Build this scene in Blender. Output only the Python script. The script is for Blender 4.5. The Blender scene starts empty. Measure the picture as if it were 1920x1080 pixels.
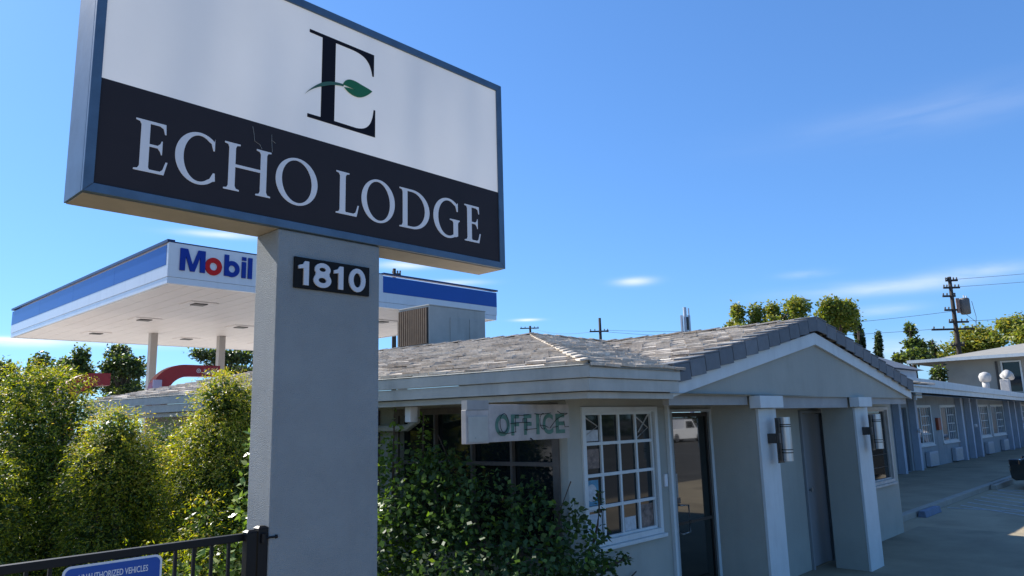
import bpy, math, random
from mathutils import Vector, Matrix
random.seed(7)
SC = bpy.context.scene
COL = SC.collection
pi = math.pi
# ------------------------------------------------------------------ materials
def mat(name, col, rough=0.6, metal=0.0, spec=0.5, var=0.0, vscale=3.0, bump=0.0, bscale=60.0,
        island=None, trans=0.0, emit=None, coat=0.0, glow=None, ior=None, streak=0.0, stain=0.0):
    m = bpy.data.materials.new(name); m.use_nodes = True
    nt = m.node_tree; N = nt.nodes; L = nt.links
    b = N['Principled BSDF']
    b.inputs['Roughness'].default_value = rough
    b.inputs['Metallic'].default_value = metal
    b.inputs['Specular IOR Level'].default_value = spec
    if ior: b.inputs['IOR'].default_value = ior
    if coat: b.inputs['Coat Weight'].default_value = coat; b.inputs['Coat Roughness'].default_value = 0.05
    b.inputs['Base Color'].default_value = (*col, 1)
    tc = N.new('ShaderNodeTexCoord')
    if glow:        # emission put in for sun glowing through sign plastic, in soft upright bands
        wv = N.new('ShaderNodeTexNoise'); wv.inputs['Scale'].default_value = 1.0; wv.inputs['Detail'].default_value = 1
        mp = N.new('ShaderNodeMapping'); mp.inputs['Scale'].default_value = (2.6, 1, 0.7); L.new(tc.outputs['Object'], mp.inputs['Vector']); L.new(mp.outputs[0], wv.inputs['Vector'])
        gr = N.new('ShaderNodeMapRange'); gr.inputs['From Min'].default_value = 0.3; gr.inputs['From Max'].default_value = 0.7
        gr.inputs['To Min'].default_value = 0.75; gr.inputs['To Max'].default_value = 1.25; L.new(wv.outputs['Fac'], gr.inputs['Value'])
        b.inputs['Emission Color'].default_value = (*glow, 1); L.new(gr.outputs[0], b.inputs['Emission Strength'])
    last = None
    if island:      # list of colours picked per loose piece
        g = N.new('ShaderNodeNewGeometry'); r = N.new('ShaderNodeValToRGB')
        L.new(g.outputs['Random Per Island'], r.inputs['Fac'])
        el = r.color_ramp.elements
        while len(el) < len(island): el.new(0.5)
        for i, c in enumerate(island):
            el[i].position = i/(len(island)-1) if len(island) > 1 else 0; el[i].color = (*c, 1)
        last = r.outputs['Color']
    if var > 0:
        n = N.new('ShaderNodeTexNoise'); n.inputs['Scale'].default_value = vscale
        n.inputs['Detail'].default_value = 6; n.inputs['Roughness'].default_value = 0.65
        L.new(tc.outputs['Object'], n.inputs['Vector'])
        mr = N.new('ShaderNodeMapRange'); mr.inputs['From Min'].default_value = 0.3; mr.inputs['From Max'].default_value = 0.7
        mr.inputs['To Min'].default_value = 1-var; mr.inputs['To Max'].default_value = 1+var*0.6
        L.new(n.outputs['Fac'], mr.inputs['Value'])
        mx = N.new('ShaderNodeMix'); mx.data_type = 'RGBA'; mx.blend_type = 'MULTIPLY'; mx.inputs['Factor'].default_value = 1
        if last: L.new(last, mx.inputs['A'])
        else: mx.inputs['A'].default_value = (*col, 1)
        L.new(mr.outputs['Result'], mx.inputs['B'])
        last = mx.outputs['Result']
    for amt, sc3, lo, hi in ((streak,(4.5,4.5,0.5),0.50,0.80),(stain,(0.55,0.55,0.55),0.52,0.72)):
        if amt <= 0: continue
        mp2 = N.new('ShaderNodeMapping'); mp2.inputs['Scale'].default_value = sc3; L.new(tc.outputs['Object'], mp2.inputs['Vector'])
        n3 = N.new('ShaderNodeTexNoise'); n3.inputs['Scale'].default_value = 1.0; n3.inputs['Detail'].default_value = 7; n3.inputs['Roughness'].default_value = 0.6
        L.new(mp2.outputs[0], n3.inputs['Vector'])
        m3 = N.new('ShaderNodeMapRange'); m3.inputs['From Min'].default_value = lo; m3.inputs['From Max'].default_value = hi
        m3.inputs['To Min'].default_value = 1.0; m3.inputs['To Max'].default_value = 1.0-amt; L.new(n3.outputs['Fac'], m3.inputs['Value'])
        x3 = N.new('ShaderNodeMix'); x3.data_type = 'RGBA'; x3.blend_type = 'MULTIPLY'; x3.inputs['Factor'].default_value = 1
        if last: L.new(last, x3.inputs['A'])
        else: x3.inputs['A'].default_value = (*col, 1)
        L.new(m3.outputs['Result'], x3.inputs['B']); last = x3.outputs['Result']
    if last: L.new(last, b.inputs['Base Color'])
    if bump > 0:
        n2 = N.new('ShaderNodeTexNoise'); n2.inputs['Scale'].default_value = bscale; n2.inputs['Detail'].default_value = 4
        L.new(tc.outputs['Object'], n2.inputs['Vector'])
        bp = N.new('ShaderNodeBump'); bp.inputs['Strength'].default_value = bump; bp.inputs['Distance'].default_value = 0.01
        L.new(n2.outputs['Fac'], bp.inputs['Height']); L.new(bp.outputs['Normal'], b.inputs['Normal'])
    if trans > 0:
        t = N.new('ShaderNodeBsdfTranslucent'); ms = N.new('ShaderNodeMixShader'); ms.inputs['Fac'].default_value = trans
        if last:
            hs = N.new('ShaderNodeHueSaturation'); hs.inputs['Saturation'].default_value = 1.15; hs.inputs['Value'].default_value = 1.5
            hs.inputs['Hue'].default_value = 0.485
            L.new(last, hs.inputs['Color']); L.new(hs.outputs['Color'], t.inputs['Color'])
        else: t.inputs['Color'].default_value = (*[c*1.4 for c in col], 1)
        L.new(b.outputs['BSDF'], ms.inputs[1]); L.new(t.outputs['BSDF'], ms.inputs[2])
        L.new(ms.outputs['Shader'], N['Material Output'].inputs['Surface'])
    return m
M = {}
M['stucco'] = mat('stucco_grey', (0.385,0.39,0.345), 0.85, streak=0.10, stain=0.16, bump=0.55, bscale=140, var=0.10, vscale=2.2)
M['pillar'] = mat('pillar_stucco', (0.295,0.315,0.315), 0.85, streak=0.10, stain=0.12, bump=0.9, bscale=170, var=0.10, vscale=2.5)
M['trim'] = mat('trim_white', (0.60,0.64,0.64), 0.55, streak=0.18, var=0.06, vscale=5, bump=0.1, bscale=40)
M['fascia'] = mat('fascia_paint', (0.42,0.42,0.38), 0.5, streak=0.30, var=0.16, vscale=4, bump=0.12, bscale=30)
M['soffit'] = mat('soffit_paint', (0.33,0.33,0.32), 0.7, var=0.15, vscale=4)
M['white'] = mat('white_paint', (0.72,0.73,0.75), 0.4, var=0.05, vscale=6)
M['dirty'] = mat('weathered_white', (0.48,0.46,0.43), 0.6, var=0.22, vscale=7, bump=0.15, bscale=50)
M['frame'] = mat('sign_frame_blue', (0.085,0.14,0.205), 0.42, metal=0.2, var=0.22, vscale=6, bump=0.06, bscale=14)
M['face'] = mat('sign_face_white', (0.72,0.72,0.72), 0.4, var=0.05, vscale=0.9, glow=(0.115,0.108,0.095))
M['navy'] = mat('sign_face_navy', (0.034,0.026,0.028), 0.6, spec=0.2, var=0.08, vscale=3)
M['ink'] = mat('logo_ink', (0.013,0.011,0.016), 0.7, spec=0.15)
M['letter'] = mat('letter_white', (0.62,0.62,0.64), 0.4, glow=(0.03,0.03,0.03))  # slight emission added for daylight through the letters
M['green'] = mat('leaf_logo_green', (0.01,0.15,0.035), 0.45)
M['green2'] = mat('leaf_logo_grey_green', (0.045,0.13,0.075), 0.5)
M['black'] = mat('black_metal', (0.006,0.006,0.007), 0.45, spec=0.3, var=0.1, vscale=9)
M['plaque'] = mat('plaque_black', (0.010,0.010,0.010), 0.7, spec=0.2)
M['numeral'] = mat('numeral_white', (0.58,0.59,0.62), 0.4)
M['tile'] = mat('roof_tile', (0.3,0.28,0.26), 0.85, var=0.30, vscale=26, bump=0.55, bscale=90,
    island=[(0.36,0.30,0.24),(0.60,0.53,0.44),(0.48,0.41,0.33),(0.68,0.61,0.52),(0.54,0.47,0.385),(0.72,0.66,0.57)])
M['rake'] = mat('rake_tile', (0.15,0.165,0.18), 0.8, var=0.15, vscale=9, bump=0.3, bscale=70, island=[(0.12,0.135,0.15),(0.18,0.195,0.21)])
M['deck'] = mat('roof_deck', (0.06,0.055,0.05), 0.9)
M['glass'] = mat('dark_glass', (0.010,0.016,0.018), 0.04, spec=0.5)
M['glass2'] = mat('room_glass', (0.02,0.025,0.028), 0.02, spec=1.0, coat=1.0, ior=1.9)
M['curtain'] = mat('curtain', (0.36,0.34,0.30), 0.9, var=0.1, vscale=4)
M['alum'] = mat('aluminium', (0.55,0.56,0.57), 0.32, metal=0.85, var=0.08, vscale=8)
M['darkmetal'] = mat('bronze_metal', (0.05,0.045,0.04), 0.45, metal=0.3)
M['asphalt'] = mat('asphalt', (0.085,0.08,0.07), 0.9, var=0.28, vscale=0.9, bump=0.6, bscale=120)
M['concrete'] = mat('concrete', (0.30,0.25,0.165), 0.9, stain=0.35, var=0.22, vscale=1.3, bump=0.3, bscale=60)
M['kerb'] = mat('kerb_concrete', (0.34,0.31,0.26), 0.85, var=0.15, vscale=5)
M['line'] = mat('worn_line_paint', (0.42,0.42,0.40), 0.8, var=0.45, vscale=9)
M['adablue'] = mat('blue_kerb_paint', (0.15,0.19,0.27), 0.7, var=0.2, vscale=9)
M['canopy_white'] = mat('canopy_white', (0.70,0.71,0.72), 0.22, streak=0.10, var=0.03, vscale=0.8)
M['canopy_blue'] = mat('canopy_blue', (0.004,0.075,0.36), 0.3, spec=0.35, var=0.05, vscale=0.7)
M['canopy_navy'] = mat('canopy_cap', (0.006,0.012,0.07), 0.35)
M['canopy_under'] = mat('canopy_underside', (0.78,0.72,0.68), 0.45, var=0.06, vscale=0.6)
M['mblue'] = mat('letter_blue', (0.003,0.030,0.27), 0.5, spec=0.25)
M['mred'] = mat('letter_red', (0.55,0.008,0.008), 0.5, spec=0.25)
M['red'] = mat('arch_red', (0.33,0.012,0.014), 0.35, var=0.06, vscale=2)
M['lilac'] = mat('arch_pale_panel', (0.5,0.45,0.62), 0.4)
M['hvac'] = mat('hvac_grey', (0.42,0.42,0.38), 0.6, streak=0.25, var=0.12, vscale=3)
M['louver'] = mat('louver_brown', (0.20,0.135,0.085), 0.7, var=0.25, vscale=8)
M['wood'] = mat('pole_wood', (0.035,0.027,0.022), 0.9, var=0.3, vscale=6)
M['xformer'] = mat('transformer_grey', (0.13,0.12,0.11), 0.6, var=0.2, vscale=3)
M['steelpole'] = mat('tower_white', (0.55,0.57,0.60), 0.5)
M['wire'] = mat('wire_grey', (0.07,0.08,0.10), 0.7)
M['bark'] = mat('bark', (0.07,0.05,0.035), 0.95, var=0.35, vscale=8, bump=0.6, bscale=30)
M['signblue'] = mat('sign_blue', (0.008,0.07,0.33), 0.3, var=0.05, vscale=6)
M['signwhite'] = mat('sign_white', (0.66,0.67,0.70), 0.35)
M['oldgreen'] = mat('faded_green_paint', (0.09,0.20,0.155), 0.7, var=0.35, vscale=18)
M['neon'] = mat('unlit_neon_tube', (0.018,0.022,0.022), 0.25)
M['paper'] = mat('paper', (0.50,0.53,0.55), 0.7, var=0.25, vscale=25)
M['paperblue'] = mat('blue_sticker', (0.07,0.26,0.40), 0.5, var=0.3, vscale=30)
M['poster'] = mat('poster_print', (0.22,0.16,0.13), 0.6, var=0.7, vscale=22)
M['tyre'] = mat('tyre_rubber', (0.012,0.012,0.012), 0.85)
M['rim'] = mat('alloy_rim', (0.32,0.32,0.33), 0.35, metal=0.7)
M['carblack'] = mat('car_paint_black', (0.010,0.011,0.010), 0.25, coat=1.0)
M['carwhite'] = mat('car_paint_white', (0.72,0.72,0.72), 0.3, coat=1.0)
M['carsilver'] = mat('car_paint_silver', (0.42,0.43,0.45), 0.3, metal=0.4, coat=1.0)
M['carglass'] = mat('car_glass', (0.01,0.012,0.014), 0.05, spec=0.9)
M['lamp'] = mat('headlamp_lens', (0.6,0.6,0.6), 0.15)
M['chrome'] = mat('chrome', (0.6,0.6,0.6), 0.15, metal=1.0)
M['redbox'] = mat('fire_box_red', (0.30,0.06,0.025), 0.5)
M['doorgrey'] = mat('door_grey', (0.24,0.25,0.26), 0.6, var=0.05, vscale=3)
M['doordark'] = mat('door_blue_grey', (0.045,0.065,0.085), 0.5)
def leafmat(name, cols, trans=0.35, rough=0.45):
    return mat(name, cols[0], rough, island=cols, trans=trans, spec=0.4)
M['oldframe'] = mat('brown_window_frame', (0.12,0.10,0.085), 0.6, var=0.3, vscale=9)
M['doorglass'] = mat('door_glass', (0.008,0.010,0.010), 0.02, spec=0.8, coat=0.35, ior=1.6)
M['oldboard'] = mat('aged_sign_board', (0.42,0.39,0.37), 0.6, var=0.25, vscale=7, streak=0.2)
LF = {
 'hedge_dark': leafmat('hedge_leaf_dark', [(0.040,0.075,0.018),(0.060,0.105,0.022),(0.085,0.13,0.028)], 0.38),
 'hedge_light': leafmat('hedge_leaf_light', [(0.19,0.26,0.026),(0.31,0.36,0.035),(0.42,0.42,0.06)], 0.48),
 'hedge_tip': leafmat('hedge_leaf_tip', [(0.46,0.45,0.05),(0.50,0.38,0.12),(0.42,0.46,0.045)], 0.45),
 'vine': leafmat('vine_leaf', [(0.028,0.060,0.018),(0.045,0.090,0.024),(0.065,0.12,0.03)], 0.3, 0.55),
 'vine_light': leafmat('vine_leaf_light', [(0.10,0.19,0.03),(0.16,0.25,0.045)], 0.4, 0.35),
 'broad': leafmat('broad_leaf', [(0.12,0.21,0.04),(0.19,0.28,0.07),(0.30,0.35,0.17)], 0.35, 0.3),
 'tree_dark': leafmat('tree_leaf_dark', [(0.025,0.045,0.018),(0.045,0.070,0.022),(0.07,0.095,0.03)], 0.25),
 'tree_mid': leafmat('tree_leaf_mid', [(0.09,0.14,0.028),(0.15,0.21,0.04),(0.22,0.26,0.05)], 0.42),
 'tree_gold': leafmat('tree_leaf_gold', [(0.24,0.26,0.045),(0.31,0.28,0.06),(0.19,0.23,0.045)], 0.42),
}
# ------------------------------------------------------------------ mesh builder
class MB:
    def __init__(s): s.v = []; s.f = []; s.mi = []
    def add(s, vs, fs, mi=0):
        o = len(s.v); s.v += [tuple(p) for p in vs]
        for f in fs: s.f.append(tuple(i+o for i in f)); s.mi.append(mi)
    def hexa(s, p, mi=0):   # 8 points: bottom 4 ccw, top 4 ccw
        s.add(p, [(3,2,1,0),(4,5,6,7),(0,1,5,4),(1,2,6,5),(2,3,7,6),(3,0,4,7)], mi)
    def box(s, x0,x1,y0,y1,z0,z1, mi=0):
        s.hexa([(x0,y0,z0),(x1,y0,z0),(x1,y1,z0),(x0,y1,z0),(x0,y0,z1),(x1,y0,z1),(x1,y1,z1),(x0,y1,z1)], mi)
    def obox(s, c, U, V, W, hu, hv, hw, mi=0):
        c=Vector(c); U=Vector(U).normalized()*hu; V=Vector(V).normalized()*hv; W=Vector(W).normalized()*hw
        s.hexa([c-U-V-W, c+U-V-W, c+U+V-W, c-U+V-W, c-U-V+W, c+U-V+W, c+U+V+W, c-U+V+W], mi)
    def prism(s, pts, d, mi=0):   # pts: planar loop of 3D points, extruded by vector d
        n=len(pts); d=Vector(d); a=[Vector(p) for p in pts]; b=[p+d for p in a]
        s.add(a+b, [tuple(range(n-1,-1,-1)), tuple(range(n,2*n))]+[(i,(i+1)%n,n+(i+1)%n,n+i) for i in range(n)], mi)
    def tube(s, pts, r, n=8, mi=0, caps=True):
        pts=[Vector(p) for p in pts]; rs=r if isinstance(r,(list,tuple)) else [r]*len(pts)
        rings=[]; up=Vector((0,0,1))
        for i,p in enumerate(pts):
            t=(pts[min(i+1,len(pts)-1)]-pts[max(i-1,0)]).normalized()
            a=t.cross(up if abs(t.z)<0.95 else Vector((1,0,0))).normalized(); b=a.cross(t)
            rings.append([p+(a*math.cos(k*2*pi/n)+b*math.sin(k*2*pi/n))*rs[i] for k in range(n)])
        vs=[q for rg in rings for q in rg]; fs=[]
        for i in range(len(pts)-1):
            for k in range(n):
                k2=(k+1)%n; fs.append((i*n+k,i*n+k2,(i+1)*n+k2,(i+1)*n+k))
        if caps: fs.append(tuple(range(n-1,-1,-1))); fs.append(tuple((len(pts)-1)*n+k for k in range(n)))
        s.add(vs,fs,mi)
    def cyl(s, c0, c1, r, n=20, mi=0): s.tube([c0,c1], r, n, mi)
    def build(s, name, mats, parent=None, origin=None, smooth=False, bevel=0.0):
        if not isinstance(mats,(list,tuple)): mats=[mats]
        off = Vector(parent['_o']) if parent is not None else Vector(origin or (0,0,0))
        me=bpy.data.meshes.new(name)
        me.from_pydata([tuple(Vector(p)-off) for p in s.v], [], s.f)
        for m in mats: me.materials.append(m)
        if len(mats)>1: me.polygons.foreach_set('material_index', s.mi)
        if smooth: me.polygons.foreach_set('use_smooth',[True]*len(me.polygons))
        me.update()
        ob=bpy.data.objects.new(name, me); COL.objects.link(ob)
        if parent is not None: ob.parent=parent
        else: ob.location=off
        ob['_o']=tuple(off)
        if bevel>0:
            b=ob.modifiers.new('bevel','BEVEL'); b.width=bevel; b.segments=2; b.limit_method='ANGLE'; b.angle_limit=0.7
        if smooth:
            pass
        return ob
def tag(o, label=None, cat=None, group=None, kind=None):
    if label: o['label']=label
    if cat: o['category']=cat
    if group: o['group']=group
    if kind: o['kind']=kind
    return o
def thing(name, loc, label, cat, group=None):
    o=bpy.data.objects.new(name,None); COL.objects.link(o); o.location=loc; o['_o']=tuple(loc)
    o.empty_display_size=0.2
    return tag(o,label,cat,group)
def copy_tree(o, loc=None, rz=None, parent=None):
    c=o.copy(); COL.objects.link(c)
    if parent is not None: c.parent=parent
    if loc is not None: c.location=loc
    if rz is not None: c.rotation_euler=(0,0,rz)
    for ch in [x for x in bpy.data.objects if x.parent==o]: copy_tree(ch, parent=c)
    return c
def struct(mb, name, m, **k): return tag(mb.build(name,m,**k), kind='structure')
# flat outlines (letters, logos) on a plane facing -Y: loops of (x,z), holes by even-odd
def outline(name, loops, y, depth, m, parent, xform=None):
    cu=bpy.data.curves.new('o','CURVE'); cu.dimensions='2D'; cu.fill_mode='BOTH'; cu.extrude=depth/2
    for lp in loops:
        sp=cu.splines.new('POLY'); sp.points.add(len(lp)-1)
        for i,(a,b) in enumerate(lp): sp.points[i].co=(a,b,0,1)
        sp.use_cyclic_u=True
    return _curve_to_part(cu,name,y,depth,m,parent,xform)
def _curve_to_part(cu,name,y,depth,m,parent,xform=None):
    ob=bpy.data.objects.new('o',cu); COL.objects.link(ob)
    dg=bpy.context.evaluated_depsgraph_get(); dg.update()
    me=bpy.data.meshes.new_from_object(ob.evaluated_get(dg)); bpy.data.objects.remove(ob); 
    off=Vector(parent['_o'])
    for v in me.vertices:
        p=Vector((v.co.x, y-depth/2-v.co.z, v.co.y))
        if xform: p=Vector(xform(v.co.x, v.co.y, v.co.z))
        v.co=p-off
    me.name=name; me.materials.clear(); me.materials.append(m)
    for p in me.polygons: p.material_index=0
    r=bpy.data.objects.new(name,me); COL.objects.link(r); r.parent=parent; r['_o']=tuple(off)
    return r
def text(name, body, x, z, y, size, m, parent, depth=0.004, bold=0.0, sx=1.0, shear=0.0, width=None, xform=None, spacing=1.0):
    cu=bpy.data.curves.new('t','FONT'); cu.body=body; cu.size=size; cu.extrude=depth/2; cu.offset=bold; cu.shear=shear; cu.space_character=spacing
    ob=bpy.data.objects.new('t',cu); COL.objects.link(ob)
    dg=bpy.context.evaluated_depsgraph_get(); dg.update()
    me=bpy.data.meshes.new_from_object(ob.evaluated_get(dg)); bpy.data.objects.remove(ob)
    xs=[v.co.x for v in me.vertices]; ys=[v.co.y for v in me.vertices]
    k=sx if width is None else width/(max(xs)-min(xs)); x0=min(xs); 
    off=Vector(parent['_o'])
    for v in me.vertices:
        a=x+(v.co.x-x0)*k; b=z+v.co.y
        p=Vector((a, y-depth/2-v.co.z, b)) if not xform else Vector(xform(a,b,v.co.z))
        v.co=p-off
    me.materials.clear(); me.materials.append(m)
    for p in me.polygons: p.material_index=0
    r=bpy.data.objects.new(name,me); COL.objects.link(r); r.parent=parent; r['_o']=tuple(off)
    return r
def ell(cx,cz,rx,rz,n=48,rot=0.0):
    out=[]
    for i in range(n):
        a=2*pi*i/n; x=rx*math.cos(a); z=rz*math.sin(a)
        out.append((cx+x*math.cos(rot)-z*math.sin(rot), cz+x*math.sin(rot)+z*math.cos(rot)))
    return out
# ------------------------------------------------------------------ camera (eye 2 m above the lot)
cam=bpy.data.cameras.new('camera'); co=bpy.data.objects.new('camera',cam); COL.objects.link(co)
R=Matrix(((0.68763,-0.11107,-0.71751),(-0.72560,-0.13967,-0.67377),(-0.02538,0.98395,-0.17664)))
co.matrix_world=Matrix.Translation((0,0,2.0)) @ R.to_4x4()
cam.sensor_width=36; cam.lens=1387/1920*36; cam.clip_end=3000; cam.clip_start=0.05
SC.camera=co
# ------------------------------------------------------------------ light
SUN=Vector((-0.13,1.22,1.0)).normalized()
w=bpy.data.worlds.new('World'); SC.world=w; w.use_nodes=True
nt=w.node_tree; N=nt.nodes; L=nt.links
bg=N['Background']; bg.inputs['Strength'].default_value=0.102
sky=N.new('ShaderNodeTexSky'); sky.sky_type='NISHITA'; sky.sun_disc=False
sky.sun_elevation=math.asin(SUN.z); sky.sun_rotation=math.atan2(SUN.x,SUN.y)
sky.air_density=1.0; sky.dust_density=0.3; sky.ozone_density=2.6; sky.altitude=100
# thin cirrus low in the sky
geo=N.new('ShaderNodeTexCoord'); sep=N.new('ShaderNodeSeparateXYZ'); L.new(geo.outputs['Generated'],sep.inputs[0])
def mth(op,a,b=None,c=None):
    n=N.new('ShaderNodeMath'); n.operation=op
    for i,x in enumerate((a,b,c)):
        if x is None: continue
        if isinstance(x,(int,float)): n.inputs[i].default_value=x
        else: L.new(x,n.inputs[i])
    return n.outputs[0]
az=mth('ARCTAN2',sep.outputs['X'],sep.outputs['Y']); hl=mth('SQRT',mth('ADD',mth('MULTIPLY',sep.outputs['X'],sep.outputs['X']),mth('MULTIPLY',sep.outputs['Y'],sep.outputs['Y'])))
elv=mth('ARCTAN2',sep.outputs['Z'],hl)
cmb=N.new('ShaderNodeCombineXYZ'); L.new(mth('MULTIPLY',az,7.0),cmb.inputs[0]); L.new(mth('MULTIPLY',elv,38.0),cmb.inputs[1])
no=N.new('ShaderNodeTexNoise'); no.inputs['Scale'].default_value=1.0; no.inputs['Detail'].default_value=5; no.inputs['Distortion'].default_value=0.5
L.new(cmb.outputs[0],no.inputs['Vector'])
CLOUDS=None
def wisp(a0,e0,wa,we,amt,tilt=0.0):
    global CLOUDS
    da=mth('DIVIDE',mth('SUBTRACT',az,a0),wa)
    de=mth('DIVIDE',mth('SUBTRACT',mth('SUBTRACT',elv,e0),mth('MULTIPLY',mth('SUBTRACT',az,a0),tilt)),we)
    d2=mth('ADD',mth('MULTIPLY',da,da),mth('MULTIPLY',de,de))
    g=mth('MULTIPLY',mth('EXPONENT',mth('MULTIPLY',d2,-1.0)),amt)
    CLOUDS = g if CLOUDS is None else mth('ADD',CLOUDS,g)
WISPS=[]
def px2dir(px,py):
    v=R@Vector((px-960,-(py-540),-1387)); return math.atan2(v.x,v.y), math.atan2(v.z,math.hypot(v.x,v.y))
for px,py,wx,wy,amt in [(1190,527,32,7,0.75),(1512,514,34,6,0.6),(1660,538,130,12,0.5),(1650,582,50,8,0.45),(1840,505,60,10,0.5),(1700,660,90,22,0.45),
                        (990,600,24,2.5,0.8),(120,644,170,7,0.95),(420,440,70,6,0.7),(760,497,50,7,0.85),(850,530,50,5,0.7),(1800,200,260,30,0.10),(30,636,90,3,0.7)]:
    a,e=px2dir(px,py); wisp(a,e,wx/1387*1.0,wy/1387*1.0,amt)
cf=mth('MULTIPLY',CLOUDS,mth('MULTIPLY',mth('SUBTRACT',no.outputs['Fac'],0.22),2.1)); 
cl=N.new('ShaderNodeClamp'); L.new(cf,cl.inputs[0])
gam=N.new('ShaderNodeGamma'); gam.inputs[1].default_value=0.72; L.new(sky.outputs[0],gam.inputs[0])
tint=N.new('ShaderNodeMix'); tint.data_type='RGBA'; tint.blend_type='MULTIPLY'; tint.inputs['Factor'].default_value=1
L.new(gam.outputs[0],tint.inputs['A']); tint.inputs['B'].default_value=(0.62,1.08,1.72,1)
mx=N.new('ShaderNodeMix'); mx.data_type='RGBA'; L.new(cl.outputs[0],mx.inputs['Factor']); L.new(tint.outputs['Result'],mx.inputs['A']); mx.inputs['B'].default_value=(6.6,6.8,7.0,1)
L.new(mx.outputs['Result'],bg.inputs['Color'])
sl=bpy.data.lights.new('sun','SUN'); sl.energy=5.0; sl.angle=math.radians(0.5); sl.color=(1.0,0.95,0.87)
so=bpy.data.objects.new('sun',sl); COL.objects.link(so); so.rotation_mode='QUATERNION'; so.rotation_quaternion=SUN.to_track_quat('Z','Y'); so.location=(0,0,30)
SC.view_settings.view_transform='Standard'; SC.view_settings.look='None'; SC.view_settings.exposure=0.8; SC.view_settings.gamma=1
# ------------------------------------------------------------------ ground
b=MB(); b.add([(-900,-900,0),(900,-900,0),(900,900,0),(-900,900,0)],[(0,1,2,3)]); struct(b,'ground',M['asphalt'])
b=MB(); b.add([(-30,-3.2,0.003),(75,-3.2,0.003),(75,7.6,0.003),(-30,7.6,0.003)],[(0,1,2,3)]); struct(b,'parking_lot',mat('lot_surface',(0.37,0.30,0.195),0.9,stain=0.38,var=0.16,vscale=0.9,bump=0.5,bscale=110))
b=MB(); b.box(13.76,23.3,4.66,7.43,-0.05,0.10); b.box(23.3,60,4.72,7.43,-0.05,0.10); struct(b,'walkway',M['concrete'],bevel=0.01)
b=MB(); b.box(14.6,60,4.50,4.655,-0.05,0.115); struct(b,'kerb',M['kerb'],bevel=0.012)
b=MB(); b.add([(-40,13,0.012),(50,13,0.012),(50,46,0.012),(-40,46,0.012)],[(0,1,2,3)]); struct(b,'station_forecourt',mat('forecourt_concrete',(0.50,0.47,0.42),0.9,var=0.12,vscale=0.5))
b=MB(); b.box(4.6,14.6,-1.6,4.12,-0.05,0.012); struct(b,'entrance_pavement',M['concrete'])
b=MB(); b.box(-6,4.6,4.3,16,-0.05,0.05); struct(b,'planting_bed',M['bark'])
b=MB()
for k in range(7):
    x=18.2+k*0.62; b.add([(x,4.3,0.007),(x+0.11,4.3,0.007),(x-1.7,2.3,0.007),(x-1.81,2.3,0.007)],[(3,2,1,0)])
for x in (17.6,22.0,25.2,28.4):
    b.add([(x,-0.6,0.008),(x+0.1,-0.6,0.008),(x+0.1,4.4,0.008),(x,4.4,0.008)],[(0,1,2,3)])
for x in (12,18,24,30,36,42): b.add([(x,-14,0.008),(x+0.12,-14,0.008),(x+0.12,-9,0.008),(x,-9,0.008)],[(0,1,2,3)])
struct(b,'parking_lines',M['line'])
b=MB(); b.add([(18.8,2.6,0.012),(20.2,2.6,0.012),(20.2,3.3,0.012),(18.8,3.3,0.012)],[(0,1,2,3)]); struct(b,'painted_symbol_patch',M['adablue'])
def wheel_stop(x0,x1,y,m,label):
    b=MB(); pr=[(y-0.08,0.0),(y-0.055,0.12),(y+0.055,0.12),(y+0.08,0.0)]
    b.prism([(x0,a,c) for a,c in pr],(x1-x0,0,0)); o=b.build('wheel_stop',m,origin=((x0+x1)/2,y,0),bevel=0.012)
    return tag(o,label,'wheel stop',group='wheel stops at the walkway edge')
wheel_stop(15.85,16.9,4.40,M['adablue'],'blue painted concrete wheel stop nearest the office wall')
wheel_stop(22.0,24.0,4.40,M['kerb'],'pale unpainted wheel stop in front of the black car')
# ------------------------------------------------------------------ lodge pylon sign (10 ft x 5 ft cabinet on a stucco pillar)
P=thing('pylon_sign',(2.6,4.15,0),'tall roadside sign with white and dark face on grey stucco pillar, 1810 on the pillar','sign')
b=MB(); b.box(2.218,2.972,4.02,4.29,0,3.19); b.build('pillar',M['pillar'],P,bevel=0.008)
b=MB(); X0,X1,Z0,Z1=1.127,4.19,3.195,4.755
b.box(X0+.03,X1-.03,4.03,4.27,Z0+.03,Z1-.03); b.build('cabinet',M['soffit'],P)
b=MB()
# mitred face frame and side/bottom skins
def framebar(o,i,y0,y1):
    n=4
    for k in range(4):
        a,c=o[k],o[(k+1)%4]; e,g=i[k],i[(k+1)%4]
        b.hexa([(a[0],y0,a[1]),(c[0],y0,c[1]),(g[0],y0,g[1]),(e[0],y0,e[1]),(a[0],y1,a[1]),(c[0],y1,c[1]),(g[0],y1,g[1]),(e[0],y1,e[1])])
framebar([(X0,Z0),(X1,Z0),(X1,Z1),(X0,Z1)],[(1.176,3.245),(4.133,3.245),(4.133,4.70),(1.176,4.70)],4.0,4.03)
framebar([(X0,Z0),(X1,Z0),(X1,Z1),(X0,Z1)],[(X0+.028,Z0+.028),(X1-.028,Z0+.028),(X1-.028,Z1-.028),(X0+.028,Z1-.028)],4.031,4.30)
b.build('frame',M['frame'],P,bevel=0.003)
b=MB(); b.box(X0+.012,X1-.012,4.035,4.296,Z0-0.004,Z0-0.0005); b.build('bottom_panel',mat('underside_paint',(0.42,0.36,0.28),0.6,var=0.15,vscale=4),P)
b=MB(); b.box(1.176,4.133,4.012,4.028,3.822,4.70); b.build('upper_panel',M['face'],P)
b=MB(); b.box(1.176,4.133,4.010,4.028,3.245,3.822); b.build('lower_panel',M['navy'],P)
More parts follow.
